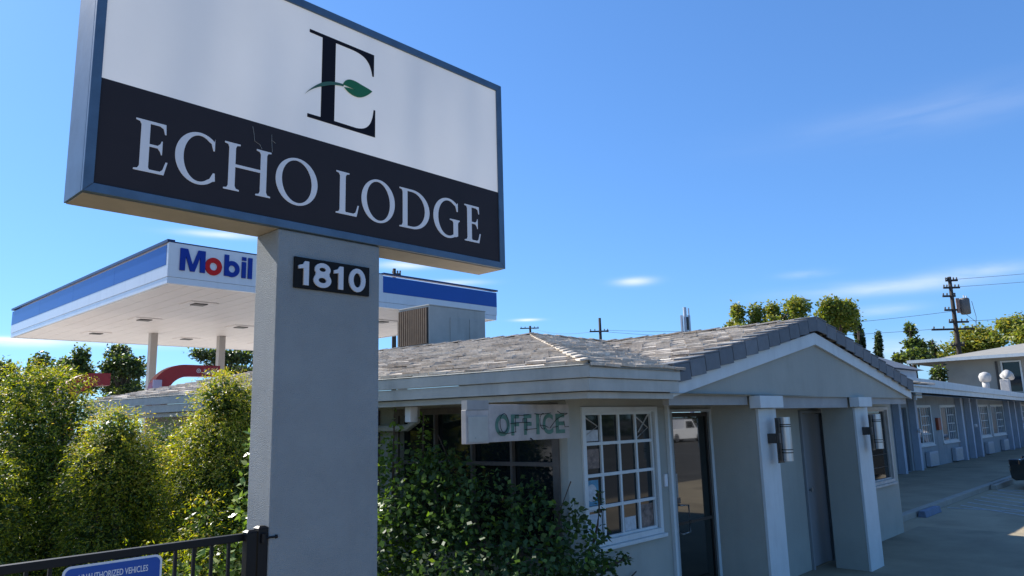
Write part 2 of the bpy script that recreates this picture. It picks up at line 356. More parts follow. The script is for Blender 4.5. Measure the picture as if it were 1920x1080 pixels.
# serif capitals, cap height 1, bottom-left at 0
def arc(cx,cz,rx,rz,a0,a1,n=28): return [(cx+rx*math.cos(a0+(a1-a0)*i/n), cz+rz*math.sin(a0+(a1-a0)*i/n)) for i in range(n+1)]
def d(a): return math.radians(a)
def g_E(w):
    s=0.16; t=0.055
    return [[(0,0),(w*0.90,0),(w,0.26),(w-0.035,0.26),(w*0.86,0.10),(w*0.78,t),(s+0.10+0.02,t),(s+0.10,0.09),(s+0.10,0.50),(w*0.68,0.50),(w*0.76,0.44),(w*0.79,0.385),(w*0.82,0.385),(w*0.82,0.655),(w*0.79,0.655),(w*0.76,0.60),(w*0.68,0.55),
      (s+0.10,0.55),(s+0.10,1-t),(w*0.72,1-t),(w*0.83,0.91),(w*0.88,0.80),(w*0.92,0.80),(w*0.90,1.0),(0,1.0),(0,0.97),(0.07,0.955),(0.10,0.90),(0.10,0.10),(0.07,0.045),(0,0.03)]]
def g_L(w):
    return [[(0,0),(w*0.90,0),(w,0.27),(w-0.035,0.27),(w*0.86,0.10),(w*0.76,0.06),(0.26,0.06),(0.25,0.09),(0.25,0.90),(0.28,0.955),(0.35,0.97),(0.35,1),(0,1),(0,0.97),(0.07,0.955),(0.10,0.90),(0.10,0.10),(0.07,0.045),(0,0.03)]]
def g_H(w):
    def stem(x): return x
    L1=[(0,0),(0.33,0),(0.33,0.03),(0.26,0.045),(0.235,0.10),(0.235,0.50),(w-0.235,0.50),(w-0.235,0.10),(w-0.26,0.045),(w-0.33,0.03),(w-0.33,0),(w,0),(w,0.03),(w-0.07,0.045),(w-0.095,0.10),
        (w-0.095,0.90),(w-0.07,0.955),(w,0.97),(w,1),(w-0.33,1),(w-0.33,0.97),(w-0.26,0.955),(w-0.235,0.90),(w-0.235,0.56),(0.235,0.56),(0.235,0.90),(0.26,0.955),(0.33,0.97),(0.33,1),(0,1),(0,0.97),(0.07,0.955),(0.095,0.90),(0.095,0.10),(0.07,0.045),(0,0.03)]
    return [L1]
def g_O(w): return [ell(w/2,0.5,w/2,0.53,56), ell(w/2,0.5,w/2-0.145,0.475,56,0.10 if w>0.8 else 0.06)]
def g_C(w):
    r=w*0.58
    o=arc(r,0.5,r,0.53,d(50),d(308),40)
    i=arc(r+0.01,0.5,r-0.15,0.47,d(300),d(58),36)
    return [o+[(w,0.10),(w-0.01,0.26),(w-0.045,0.26),(w*0.86,0.13)]+i+[(w*0.88,0.86),(w*0.93,0.72),(w*0.965,0.72),(w*0.965,0.97)]]
def g_D(w):
    o=[(0,0),(w*0.42,0)]+arc(w*0.42,0.5,w*0.58,0.5,d(-88),d(88),32)+[(w*0.42,1),(0,1),(0,0.97),(0.07,0.955),(0.10,0.90),(0.10,0.10),(0.07,0.045),(0,0.03)]
    i=[(0.245,0.055),(w*0.40,0.055)]+arc(w*0.40,0.5,w*0.60-0.15,0.445,d(-86),d(86),30)+[(w*0.40,0.945),(0.245,0.945)]
    return [o,i]
def g_G(w):
    r=w*0.55
    o=arc(r,0.5,r,0.53,d(52),d(298),40)
    i=arc(r+0.01,0.5,r-0.15,0.47,d(292),d(60),36)
    return [o+[(w*0.86,0.03),(w*0.93,0.06),(w*0.93,0.40),(w*0.96,0.45),(w,0.465),(w,0.495),(w*0.62,0.495),(w*0.62,0.465),(w*0.72,0.45),(w*0.755,0.40),(w*0.755,0.09)]+i+[(w*0.84,0.86),(w*0.89,0.72),(w*0.93,0.72),(w*0.93,0.96)]]
CAP=0.289; ZB=3.3635
for ch,fn,x0,x1 in [('E',g_E,1.360,1.535),('C',g_C,1.573,1.803),('H',g_H,1.853,2.147),('O',g_O,2.180,2.472),('L',g_L,2.611,2.790),
                 ('O',g_O,2.811,3.090),('D',g_D,3.132,3.407),('G',g_G,3.445,3.706),('E',g_E,3.757,3.927)]:
    wd=(x1-x0)/CAP
    outline('letter',[[(x0+a*CAP,ZB+c*CAP) for a,c in lp] for lp in fn(wd)],4.010,0.003,M['letter'],P)
# big logo E with leaf
def bez(p0,p1,p2,p3,n=12): return [tuple((1-t)**3*a+3*(1-t)**2*t*b_+3*(1-t)*t*t*c+t**3*e for a,b_,c,e in zip(p0,p1,p2,p3)) for t in [i/n for i in range(1,n+1)]]
lg=[(2.388,3.984),(2.388,3.960),(2.919,3.962),(2.919,4.161),(2.906,4.161)]
lg+=bez((2.906,4.161),(2.895,4.05),(2.86,3.995),(2.76,3.988))
lg+=[(2.588,3.988),(2.591,4.548)]
lg+=[(2.70,4.548)]+bez((2.70,4.548),(2.82,4.548),(2.875,4.52),(2.893,4.408))
lg+=[(2.905,4.408),(2.906,4.572),(2.391,4.574),(2.391,4.552),(2.489,4.550),(2.486,3.986)]
outline('logo_letter',[lg],4.012,0.003,M['ink'],P)
leaf=[(2.650,4.268)]+bez((2.650,4.268),(2.67,4.325),(2.72,4.330),(2.775,4.318))+bez((2.775,4.318),(2.83,4.305),(2.86,4.305),(2.890,4.292))+bez((2.890,4.292),(2.85,4.245),(2.80,4.212),(2.760,4.212))+bez((2.760,4.212),(2.70,4.212),(2.672,4.24),(2.660,4.252))+[(2.70,4.258),(2.755,4.258),(2.70,4.264)]
outline('logo_leaf',[leaf],4.0085,0.003,M['green'],P)
stem=[(2.362,4.107)]+bez((2.362,4.107),(2.42,4.170),(2.47,4.192),(2.52,4.215))+bez((2.52,4.215),(2.56,4.236),(2.60,4.250),(2.655,4.254))+[(2.655,4.269)]+bez((2.655,4.269),(2.59,4.268),(2.545,4.258),(2.49,4.228))+bez((2.49,4.228),(2.44,4.196),(2.40,4.155),(2.362,4.107))[:-1]
outline('logo_stem',[stem],4.0085,0.003,M['green2'],P)
# thin cracks in the dark face above the H
b=MB(); b.tube([(2.02,4.008,3.79),(2.03,4.008,3.745),(2.035,4.008,3.70),(2.07,4.008,3.685),(2.085,4.008,3.66)],0.0010,4); b.tube([(2.145,4.008,3.77),(2.148,4.008,3.71),(2.153,4.008,3.66)],0.0009,4); b.tube([(2.143,4.008,3.735),(2.175,4.008,3.72)],0.0009,4)
b.build('scratch_marks',M['hvac'],P)
b=MB(); b.box(2.322,2.878,4.004,4.018,2.836,3.030); q=b.build('number_plaque',M['plaque'],P,bevel=0.002)
def numeral(ch,x,w_,z0=2.856,h=0.150):
    if ch=='1': lps=[[(x+w_-.036,z0),(x+w_,z0),(x+w_,z0+h),(x+w_-.028,z0+h),(x+w_-.042,z0+h*.86),(x,z0+h*.80),(x,z0+h*.66),(x+w_-.036,z0+h*.70)]]
    elif ch=='0': lps=[ell(x+w_/2,z0+h/2,w_/2,h*.52,44),ell(x+w_/2,z0+h/2,w_/2-.034,h*.52-.030,36)]
    else:
        c=x+w_/2; o1=arc(c,z0+h*.29,w_/2,h*.315,d(-218),d(38),34); o2=arc(c,z0+h*.745,w_*.445,h*.275,d(-32),d(212),30)
        lps=[o1+o2,ell(c,z0+h*.285,w_/2-.034,h*.30-.028,30),ell(c,z0+h*.745,w_*.445-.032,h*.262-.026,28)]
    outline('numeral',lps,4.003,0.010,M['numeral'],q)
numeral('1',2.345,0.072); numeral('8',2.452,0.126); numeral('1',2.598,0.070); numeral('0',2.712,0.128)
# ------------------------------------------------------------------ fence gate with blue notice
F=thing('metal_fence',(0.6,4.1,0),'black metal picket fence running left from the sign pillar','fence')
b=MB(); b.box(-1.6,2.10,4.08,4.12,1.375,1.415); b.box(-1.6,2.10,4.08,4.12,0.15,0.19); b.build('rail',M['black'],F,bevel=0.003)
for k in range(38):
    x=2.02-k*0.097; b=MB(); b.box(x-0.008,x+0.008,4.092,4.108,0.19,1.3745); o=b.build('picket',M['black'],F)
for x0,x1,zt in ((2.092,2.150,1.435),(2.158,2.216,1.450),(-1.66,-1.60,1.45)):
    b=MB(); b.box(x0,x1,4.03,4.088,0,zt-0.012); o=b.build('post',M['black'],F,bevel=0.003)
    b=MB(); b.hexa([(x0-.004,4.026,zt-.012),(x1+.004,4.026,zt-.012),(x1+.004,4.092,zt-.012),(x0-.004,4.092,zt-.012),(x0+.012,4.042,zt),(x1-.012,4.042,zt),(x1-.012,4.076,zt),(x0+.012,4.076,zt)]); b.build('post_cap',M['black'],o,bevel=0.002)
b=MB(); b.cyl((2.18,4.022,1.385),(2.262,4.012,1.385),0.006,10); b.cyl((2.187,4.024,1.36),(2.187,4.024,1.41),0.016,12); b.cyl((2.255,4.018,1.385),(2.266,4.018,1.385),0.011,10); b.build('hinge',M['black'],F)
S=thing('notice_sign',(1.42,4.065,1.1),'blue notice plate with white border and UNAUTHORIZED VEHICLES fixed to the black fence','sign')
def rr(x0,x1,z0,z1,r,n=6):
    out=[]
    for cx,cz,a in ((x1-r,z1-r,0),(x0+r,z1-r,90),(x0+r,z0+r,180),(x1-r,z0+r,270)):
        out+=[(cx+r*math.cos(d(a+90*i/n)),cz+r*math.sin(d(a+90*i/n))) for i in range(n+1)]
    return out
outline('plate',[rr(1.192,1.650,0.80,1.372,0.035)],4.072,0.004,M['signwhite'],S)
outline('blue_field',[rr(1.203,1.639,0.811,1.361,0.028)],4.0675,0.0015,M['signblue'],S)
text('lettering','UNAUTHORIZED VEHICLES',1.262,1.300,4.0655,0.042,M['signwhite'],S,depth=0.001,bold=0.0004,width=0.318)
text('lettering','PARKED IN',1.345,1.248,4.0655,0.042,M['signwhite'],S,depth=0.001,bold=0.0004,width=0.145)
# ------------------------------------------------------------------ roof tiles
def clip(poly, cp):
    out=poly
    n=len(cp)
    area=sum(cp[i][0]*cp[(i+1)%n][1]-cp[(i+1)%n][0]*cp[i][1] for i in range(n))
    if area<0: cp=cp[::-1]
    for i in range(n):
        a=cp[i]; e=cp[(i+1)%n]; inp=out; out=[]
        if not inp: return []
        f=lambda p:(e[0]-a[0])*(p[1]-a[1])-(e[1]-a[1])*(p[0]-a[0])
        for j in range(len(inp)):
            p=inp[j]; q=inp[(j+1)%len(inp)]; fp=f(p); fq=f(q)
            if fp>=0: out.append(p)
            if (fp>=0)!=(fq>=0):
                t=fp/(fp-fq); out.append((p[0]+(q[0]-p[0])*t,p[1]+(q[1]-p[1])*t))
    return out
def tiles(mb, O, E, T, poly, w=0.30, e=0.26, th=0.022, rnd=random):
    # O: point on eave, E: another eave point, T: any third point of the plane; poly: 3D corners
    O=Vector(O); U=(Vector(E)-O).normalized(); V=(Vector(T)-O); V=(V-U*V.dot(U)).normalized(); Nn=U.cross(V)
    if Nn.z<0: Nn=-Nn
    cp=[((Vector(p)-O).dot(U),(Vector(p)-O).dot(V)) for p in poly]
    mb.add([Vector(p)-Nn*0.012 for p in poly],[tuple(range(len(poly)))],1)
    u0=min(c[0] for c in cp); u1=max(c[0] for c in cp); v0=min(c[1] for c in cp); v1=max(c[1] for c in cp)
    r=0; v=v0
    while v<v1:
        off=(r%2)*w/2+rnd.uniform(-.02,.02); u=u0-w+off
        while u<u1:
            hj=rnd.uniform(0.012,0.030); vj=rnd.uniform(-0.022,0.014) if r else -0.002
            ua,ub=u+0.004,u+w-0.004; va,vb=v+vj,v+e+0.03
            pg=clip([(ua,va),(ub,va),(ub,vb),(ua,vb)],cp)
            if len(pg)>2:
                tilt=rnd.uniform(-0.006,0.006)
                def H(p): return hj*(1-(p[1]-va)/(e+0.03))+0.004+tilt*(p[0]-ua)/w
                top=[O+U*a+V*c+Nn*H((a,c)) for a,c in pg]; bot=[O+U*a+V*c+Nn*(H((a,c))-th) for a,c in pg]; n=len(pg)
                mb.add(top+bot,[tuple(range(n)),tuple(range(2*n-1,n-1,-1))]+[(i,n+i,n+(i+1)%n,(i+1)%n) for i in range(n)],0)
            u+=w
        v+=e; r+=1
def caps(mb, A, B, half=0.06, ln=0.28, th=0.014, lift=0.034):
    A=Vector(A); B=Vector(B); D=(B-A); n=max(1,int(D.length/ln)); D.normalize()
    side=D.cross(Vector((0,0,1))).normalized(); up=side.cross(D)
    for i in range(n):
        c=A+D*(ln*(i+0.5))+up*(lift+random.uniform(-.004,.004)); t=(D-up*0.06).normalized(); 
        for sg in (-1,1):
            sd=(side*sg-up*0.16).normalized()
            mb.obox(c+sd*half*0.5,t,sd,t.cross(sd),ln*0.54,half*0.52,th/2)
EV=Vector((-0.98,7.89,0)).normalized()
zE=2.40; zP=3.24
OFF=thing('motel_office',(9,7,0),'single storey grey motel office with tiled hip roof and gabled entrance porch','building')
E0=(4.38,3.36,zE); E1=(3.40,11.25,zE); PK=(8.20,7.30,zP); RR=(7.71,11.25,zP)
GA=(9.03,3.44,3.11); GL=(5.68,3.44,2.395); GR=(12.68,3.44,2.395); GB=(9.03,6.69,3.11)
rm=MB()
tiles(rm,E0,E1,PK,[E0,E1,RR,PK],w=0.20,e=0.17)
tiles(rm,(4.38,3.32,zE-.008),(5.70,3.32,zE-.008),PK,[(4.36,3.32,zE-.008),(5.70,3.32,zE-.008),GB,(9.03,7.30,zP),PK],w=0.20,e=0.17)
tiles(rm,(5.68,3.44,2.395),(5.68,6.0,2.395),GA,[(5.68,3.44,2.395),GA,GB],w=0.20,e=0.17)
tiles(rm,(12.68,3.44,2.395),(12.68,6.0,2.395),GA,[(12.68,3.44,2.395),GB,GA])
tiles(rm,(12.68,3.42,2.412),(13.9,3.42,2.412),(9.03,7.3,zP),[(12.68,3.42,2.412),(13.9,3.42,2.412),(13.9,7.3,zP),(9.03,7.3,zP),GB],w=0.4,e=0.4)
rm.add([PK,RR,(12,11.25,2.4),(13.9,7.3,zP),(13.9,11.25,2.4)],[(0,1,2),(0,2,3),(3,2,4)],1)
roof=rm.build('roof',[M['tile'],M['deck']],OFF)
for A_,B_ in ((E0,PK),(PK,RR),(PK,(13.9,7.3,zP)),((9.03,3.60,3.11),GB)):
    cm=MB(); caps(cm,A_,B_); cm.build('ridge_cap_tiles',[M['tile']],roof)
# rake tiles down the gable's front edge
k=MB()
for sgn,Aend,Bend in ((1,GL,GA),(-1,GR,GA)):
    A=Vector(Aend); B=Vector(Bend); D=(B-A); n=12; ln=D.length/n; D.normalize(); up=Vector((0,1,0)).cross(D)
    if up.z<0: up=-up
    for i in range(n):
        t=(D-up*0.075).normalized(); u2=Vector((0,1,0)).cross(t); u2=u2 if u2.z>0 else -u2
        c=A+D*(ln*(i+0.5))
        hz=0.078
        k.obox(c-u2*(hz-0.038)+Vector((0,-0.012,0)),t,Vector((0,1,0)),u2,ln*0.475,0.009,hz)
        k.obox(c+u2*0.048+Vector((0,0.06,0)),t,Vector((0,1,0)),u2,ln*0.475,0.085,0.008)
k.build('rake_tiles',M['rake'],roof,bevel=0.003)
# fascia, gutter board, trim, soffit
FX=5.64
def eave_run(mb,off_out,z0,z1,th):
    # board following the two eaves; off_out = outward offset from eave corner line
    nW=Vector((-EV.y,EV.x,0)); nW=nW if nW.x<0 else -nW
    c=Vector((4.38,3.36,0))
    def corner(o):  # intersection of y=3.36-o and west line offset by o
        p=c+nW*o; y=3.36-o; t=(y-p.y)/EV.y; return Vector((p.x+EV.x*t,y,0))
    a=corner(off_out); i=corner(off_out-th)
    e=Vector((3.40,11.25,0)); ao=e+nW*off_out; ai=e+nW*(off_out-th)
    for o1,o2,i2,i1 in ((a,Vector((FX,3.36-off_out,0)),Vector((FX,3.36-off_out+th,0)),i),(ao,a,i,ai)):
        P8=[o1,o2,i2,i1]; mb.hexa([p+Vector((0,0,z0)) for p in P8]+[p+Vector((0,0,z1)) for p in P8])
b=MB(); eave_run(b,0.0,2.205,2.298,0.03); b.build('fascia_board',M['fascia'],OFF,bevel=0.002)
b=MB(); eave_run(b,0.022,2.302,2.392,0.05); eave_run(b,0.03,2.393,2.401,0.02); b.build('gutter',M['fascia'],OFF,bevel=0.004)
b=MB(); eave_run(b,-0.06,2.150,2.200,0.03); b.build('trim_board',M['fascia'],OFF,bevel=0.002)
b=MB(); b.add([(4.42,3.40,2.201),(13.7,3.6,2.201),(13.7,4.3,2.201),(5.2,4.3,2.201),(4.4,11.2,2.201),(3.46,11.2,2.201)],[(0,1,2,3),(0,3,4,5)]); b.build('soffit',M['soffit'],OFF)
# walls with openings
def wall(mb, O, D, length, th, z0, z1, ops):
    O=Vector(O); D=Vector(D).normalized(); n=Vector((-D.y,D.x,0))
    xs=sorted({0,length,*[o[0] for o in ops],*[o[1] for o in ops]})
    for a,c in zip(xs[:-1],xs[1:]):
        m_=(a+c)/2; cuts=sorted([(o[2],o[3]) for o in ops if o[0]<m_<o[1]]); z=z0
        for lo,hi in cuts+[(z1,z1)]:
            if lo>z+1e-4:
                p=[O+D*a,O+D*c,O+D*c+n*th,O+D*a+n*th]; mb.hexa([q+Vector((0,0,z)) for q in p]+[q+Vector((0,0,lo)) for q in p])
            z=hi
b=MB()
wall(b,(5.03,4.12,0),(1,0,0),8.73,0.14,0,2.30,[(0.245,1.36,0.94,2.06),(1.64,3.95,0.0,2.19),(4.90,5.66,0.0,2.0),(7.30,8.50,0.88,2.04)])
wall(b,(13.76,4.26,0),(0,1,0),3.2,0.14,0,2.6,[])
wall(b,(6.53,4.6,0),(1,0,0),2.45,0.1,0,2.2,[(0.88,1.87,0.0,2.083)])
b.box(6.53,6.665,4.262,4.598,0,2.2); b.box(8.985,9.1,4.262,4.70,0,2.2)
DW=Vector((-0.124,0.9923,0))
o=Vector((5.03,4.12,0))
# west wall, facing the hedge (built outward)
Lw=7.0; WO=o+DW*Lw
wall(b,WO,-DW,Lw,0.14,0,2.30,[(Lw-2.0,Lw-0.14,0.9,2.08),(Lw-4.0,Lw-2.35,0.9,2.08)])
b.build('wall',M['stucco'],OFF)
def window_y(par, x0,x1,z0,z1,y, cols, rows, fw=0.05, mw=0.014, glass='glass', framem='trim', sill=True, out=0.02, extra=None):
    b=MB(); b.box(x0-fw,x1+fw,y-out,y+0.05,z1,z1+fw); b.box(x0-fw,x1+fw,y-out,y+0.05,z0-fw,z0); b.box(x0-fw,x0,y-out,y+0.05,z0,z1); b.box(x1,x1+fw,y-out,y+0.05,z0,z1)
    f=b.build('window',M[framem],par,bevel=0.003)
    b=MB(); b.box(x0,x1,y+0.045,y+0.055,z0,z1); b.build('pane',M[glass],f)
    b=MB(); iw=0.022
    b.box(x0,x1,y+0.02,y+0.044,z0,z0+iw); b.box(x0,x1,y+0.02,y+0.044,z1-iw,z1); b.box(x0,x0+iw,y+0.02,y+0.044,z0+iw,z1-iw); b.box(x1-iw,x1,y+0.02,y+0.044,z0+iw,z1-iw)
    for i in range(1,cols): x=x0+(x1-x0)*i/cols; b.box(x-mw,x+mw,y+0.024,y+0.043,z0+iw,z1-iw)
    for j in range(1,rows): z=z0+(z1-z0)*j/rows; b.box(x0+iw,x1-iw,y+0.022,y+0.041,z-mw,z+mw)
    b.build('muntins',M[framem],f)
    if sill: b=MB(); b.box(x0-fw-.02,x1+fw+.02,y-out-.03,y+0.0,z0-fw-.035,z0-fw-.001); b.build('sill',M[framem],f,bevel=0.004)
    return f
f=window_y(OFF,5.275,6.39,0.945,2.055,4.12,4,4)
# papers, stickers and posters taped on the panes
for x0,x1,z0,z1,m in [(5.305,5.50,1.24,1.46,'paperblue'),(5.30,5.50,1.19,1.23,'paper'),(5.305,5.53,0.97,1.17,'paper'),(5.88,6.06,0.965,1.09,'paper'),(6.13,6.36,0.965,1.18,'poster'),(5.30,5.53,1.56,1.73,'poster'),(5.31,5.53,1.80,1.90,'paper')]:
    b=MB(); b.box(x0,x1,4.1635,4.1645,z0,z1); b.build('paper_notice',M[m],f)
b=MB(); b.cyl((5.40,4.1625,1.35),(5.40,4.1630,1.35),0.075,24); b.cyl((5.40,4.1617,1.335),(5.40,4.1622,1.335),0.020,16); b.build('round_sticker',M['paper'],f)
for pts in ([(5.30,2.03),(5.52,1.93),(5.31,1.84)],[(6.12,2.02),(6.34,1.90),(6.13,1.80)],[(6.36,2.03),(6.17,1.86)]):
    b=MB(); b.tube([(a,4.161,c) for a,c in pts],0.007,6); b.build('wooden_decoration',M['dirty'],f)
f=window_y(OFF,12.35,13.50,0.90,2.02,4.12,1,1,glass='glass',framem='dirty')
b=MB()
for j in range(5): b.box(12.36,13.49,4.155,4.162,1.1+j*0.2,1.106+j*0.2)
b.build('blind_slats',M['darkmetal'],f)
# entrance door
DK=4.6/4.12
def DX(x): return x*DK
def DZ(z): return 2+(z-2)*DK
b=MB(); b.box(DX(6.64),DX(6.70),4.57,4.68,0,DZ(2.075)); b.box(DX(7.46),DX(7.52),4.57,4.68,0,DZ(2.075)); b.box(DX(6.70),DX(7.46),4.57,4.68,DZ(2.045),DZ(2.075)); fr=b.build('door_frame',M['trim'],OFF,bevel=0.003)
b=MB(); b.box(DX(6.705),DX(6.74),4.595,4.635,0.02,DZ(2.04)); b.box(DX(7.42),DX(7.455),4.595,4.635,0.02,DZ(2.04)); b.box(DX(6.74),DX(7.42),4.595,4.635,DZ(1.995),DZ(2.04)); b.box(DX(6.74),DX(7.42),4.595,4.635,0.02,0.14); b.box(DX(6.74),DX(7.42),4.598,4.632,DZ(.92),DZ(.95))
D1=b.build('door',M['darkmetal'],OFF)
b=MB(); b.box(DX(6.74),DX(7.42),4.610,4.620,0.14,DZ(1.995)); b.build('pane',M['doorglass'],D1)
b=MB(); b.tube([(DX(6.74),4.595,1.02),(DX(6.74),4.545,1.02),(DX(6.86),4.535,1.01),(DX(6.86),4.535,0.72),(DX(6.74),4.545,0.71),(DX(6.74),4.595,0.71)],0.011,8); b.build('handle',M['alum'],D1,smooth=True)
b=MB(); b.box(DX(6.76),DX(6.785),4.6085,4.6095,1.10,1.36); b.build('sticker',M['paper'],D1)
b=MB(); b.box(DX(6.76),DX(6.82),4.6085,4.6095,1.03,1.095); b.build('sticker',M['poster'],D1)
for x in (7.60,7.68): b=MB(); b.box(DX(x),DX(x+.035),4.54,4.598,0,2.19); b.build('side_trim',M['trim'],OFF,bevel=0.003)
b=MB(); b.box(6.51,6.56,4.10,4.12,1.32,1.44); b.build('doorbell_box',M['white'],OFF,bevel=0.004)
b=MB(); b.box(6.60,6.64,4.08,4.12,0,2.2); b.build('corner_trim',M['trim'],OFF,bevel=0.003)
# plain side door between the piers
b=MB(); b.box(9.90,9.945,4.085,4.20,0,2.035); b.box(9.945,10.69,4.085,4.20,2.0,2.035); b.box(10.69,10.735,4.085,4.20,0,2.035); b.build('door_frame',M['doorgrey'],OFF,bevel=0.003)
b=MB(); b.box(9.975,10.685,4.15,4.19,0.02,1.99); D2=b.build('door',M['doorgrey'],OFF,bevel=0.003)
b=MB(); b.cyl((10.06,4.15,1.0),(10.06,4.10,1.0),0.018,12); b.cyl((10.06,4.10,1.0),(10.06,4.085,1.0),0.03,14); b.build('handle',M['alum'],D2)
b=MB(); b.box(8.30,9.70,4.07,4.12,2.10,2.135); b.build('header_trim',M['dirty'],OFF,bevel=0.003)
# porch gable
b=MB(); b.prism([(5.72,3.50,2.19),(12.66,3.50,2.19),(9.03,3.50,2.90)],(0,0.03,0)); b.build('gable_panel',M['stucco'],OFF)
b=MB()
for a,c in (((5.655,2.158),(9.03,2.815)),((12.66,2.175),(9.03,2.815))):
    b.prism([(a[0],3.462,a[1]),(c[0],3.462,c[1]),(9.03,3.462,2.962),(a[0],3.462,a[1]+0.150)],(0,0.036,0))
b.build('rake_board',M['trim'],OFF,bevel=0.003)
b=MB(); b.box(7.83,10.10,3.535,3.60,2.06,2.19); b.box(5.75,7.26,3.535,3.60,2.10,2.19); b.box(10.63,12.6,3.535,3.60,2.10,2.19); b.build('beam',M['soffit'],OFF)
def pier(x0,x1,yb,cx0,cx1):
    b=MB(); b.box(x0+.004,x1-.004,3.525,yb,0,2.19); p=b.build('porch_pier',M['stucco'],OFF)
    b=MB(); b.box(x0,x1,3.49,3.523,0,2.060); b.build('face_board',M['trim'],p,bevel=0.004)
    b=MB(); b.box(cx0,cx1,3.40,3.522,2.064,2.19); b.build('cap_block',M['trim'],p,bevel=0.004)
pier(7.394,7.815,4.03,7.27,7.82); pier(10.212,10.690,3.93,10.13,10.62)
# downspout, junction box
b=MB(); b.tube([(4.52,5.52,2.22),(4.52,5.52,2.02),(4.60,5.75,1.96),(4.62,6.6,1.95),(4.62,8.0,1.95)],0.035,8); b.build('downspout',M['fascia'],OFF)
b=MB(); b.box(4.33,4.42,5.38,5.46,2.01,2.15); b.build('junction_box',M['white'],OFF,bevel=0.006)
b=MB(); b.cyl((4.375,5.42,2.15),(4.375,5.42,2.21),0.014,8); b.build('conduit',M['white'],OFF)
# west windows behind the vine
def west_window(s0,s1):
    def pt(s,off,z): p=o+DW*s+Vector((-DW.y,DW.x,0))*off; return Vector((p.x,p.y,z))
    def bx(b,s0,s1,o0,o1,z0,z1):
        q=[pt(s0,o0,0),pt(s1,o0,0),pt(s1,o1,0),pt(s0,o1,0)]; b.hexa([p+Vector((0,0,z0)) for p in q]+[p+Vector((0,0,z1)) for p in q])
    b=MB()
    bx(b,s0-.06,s1+.06,0.0,0.03,2.08,2.14); bx(b,s0-.06,s0,0.0,0.03,0.84,2.08); bx(b,s1,s1+.06,0.0,0.03,0.84,2.08); bx(b,s0,s1,0.0,0.03,0.84,0.90)
    bx(b,s0,s1,-0.05,0.0,1.60,1.635)
    n=4
    for i in range(1,n): s=s0+(s1-s0)*i/n; bx(b,s-.012,s+.012,-0.05,-0.001,0.9,1.60); bx(b,s-.012,s+.012,-0.05,-0.001,1.635,2.08)
    f=b.build('window',M['oldframe'],OFF)
    b=MB(); bx(b,s0,s1,-0.075,-0.06,0.9,2.08); b.build('pane',M['glass'],f)
west_window(0.14,2.0); west_window(2.35,4.0)
# wall lamps
def lamp(x,label):
    T=thing('wall_lamp',(x,3.49,1.74),label,'wall lamp','cylinder lamps on the porch piers')
    b=MB(); b.box(x-.075,x-.005,3.40,3.49,1.70,1.80); b.build('bracket',M['darkmetal'],T,bevel=0.003)
    b=MB(); b.box(x-.07,x+.07,3.385,3.399,1.50,1.96); b.build('back_plate',M['darkmetal'],T,bevel=0.002)
    b=MB(); b.cyl((x,3.32,1.52),(x,3.32,1.965),0.052,28); c=b.build('lamp_tube',M['alum'],T,smooth=False)
    for z in (1.60,1.63,1.865,1.885): b=MB(); b.cyl((x,3.32,z),(x,3.32,z+.010),0.058,28); b.build('ring',M['darkmetal'],c)
    b=MB(); b.box(x-.02,x+.02,3.365,3.385,1.70,1.80); b.build('arm',M['alum'],T)
lamp(7.63,'brushed metal cylinder lamp on the white face of the left porch pier')
lamp(10.47,'brushed metal cylinder lamp on the right porch pier beside the window')
# office cabinet sign
S=thing('office_sign',(4.3,4.0,2.0),'weathered white OFFICE sign box with faded green letters and dead neon under the eave','sign')
b=MB(); b.box(3.945,4.893,3.978,4.03,1.846,2.125); b.build('cabinet',M['oldboard'],S,bevel=0.004)
b=MB(); b.box(3.713,3.943,3.975,4.028,1.841,2.085); x=b.build('transformer_box',M['oldboard'],S,bevel=0.004)
b=MB(); b.box(3.728,3.928,3.969,3.974,1.853,2.040); b.cyl((3.80,3.965,1.885),(3.80,3.969,1.885),0.006,8); b.build('access_cover',M['fascia'],x,bevel=0.002)
b=MB(); b.box(3.72,3.94,3.97,4.03,2.086,2.155); b.build('mounting_block',M['soffit'],S)
for ch,xx,ww in (('O',4.012,0.150),('F',4.185,0.085),('F',4.33,0.085),('I',4.475,0.035),('C',4.555,0.120),('E',4.715,0.110)):
    text('letter',ch,xx,1.895,3.977,0.215,M['oldgreen'],S,depth=0.002,bold=0.006,width=ww*1.05)
b=MB()
def neon(pts): b.tube([(a,3.958,c) for a,c in pts],0.0028,6)
neon([(4.06+0.045*math.cos(t*pi/10)+0.03,1.985+0.07*math.sin(t*pi/10)) for t in range(21)])
neon([(4.03,1.92),(4.10,1.905),(4.22,1.915)]); neon([(4.215,2.04),(4.30,2.04),(4.375,2.045)]); neon([(4.215,2.04),(4.215,1.915)]); neon([(4.16,1.98),(4.26,1.985),(4.38,1.985)])
neon([(4.30,2.015),(4.345,2.015),(4.345,1.92)]); neon([(4.30,2.015),(4.30,1.985)]); neon([(4.32,1.93),(4.46,1.935)]); neon([(4.44,2.05),(4.52,2.045),(4.64,2.055)])
neon([(4.54+0.04*math.cos(t*pi/9),1.99+0.062*math.sin(t*pi/9)) for t in range(4,16)]); neon([(4.50,1.96),(4.56,1.955),(4.60,1.94)])
neon([(4.62,1.935),(4.70,2.0),(4.78,2.03),(4.84,2.045)]); neon([(4.72,2.07),(4.76,2.05),(4.85,2.05)]); neon([(4.80,1.99),(4.81,1.94),(4.86,1.94)]); neon([(4.66,1.94),(4.72,1.945)])
b.build('neon_tube',M['neon'],S)
b=MB(); b.tube([(4.40,3.975,1.862),(4.41,3.96,1.848),(4.39,3.97,1.838)],0.006,6); b.build('socket',M['black'],S)
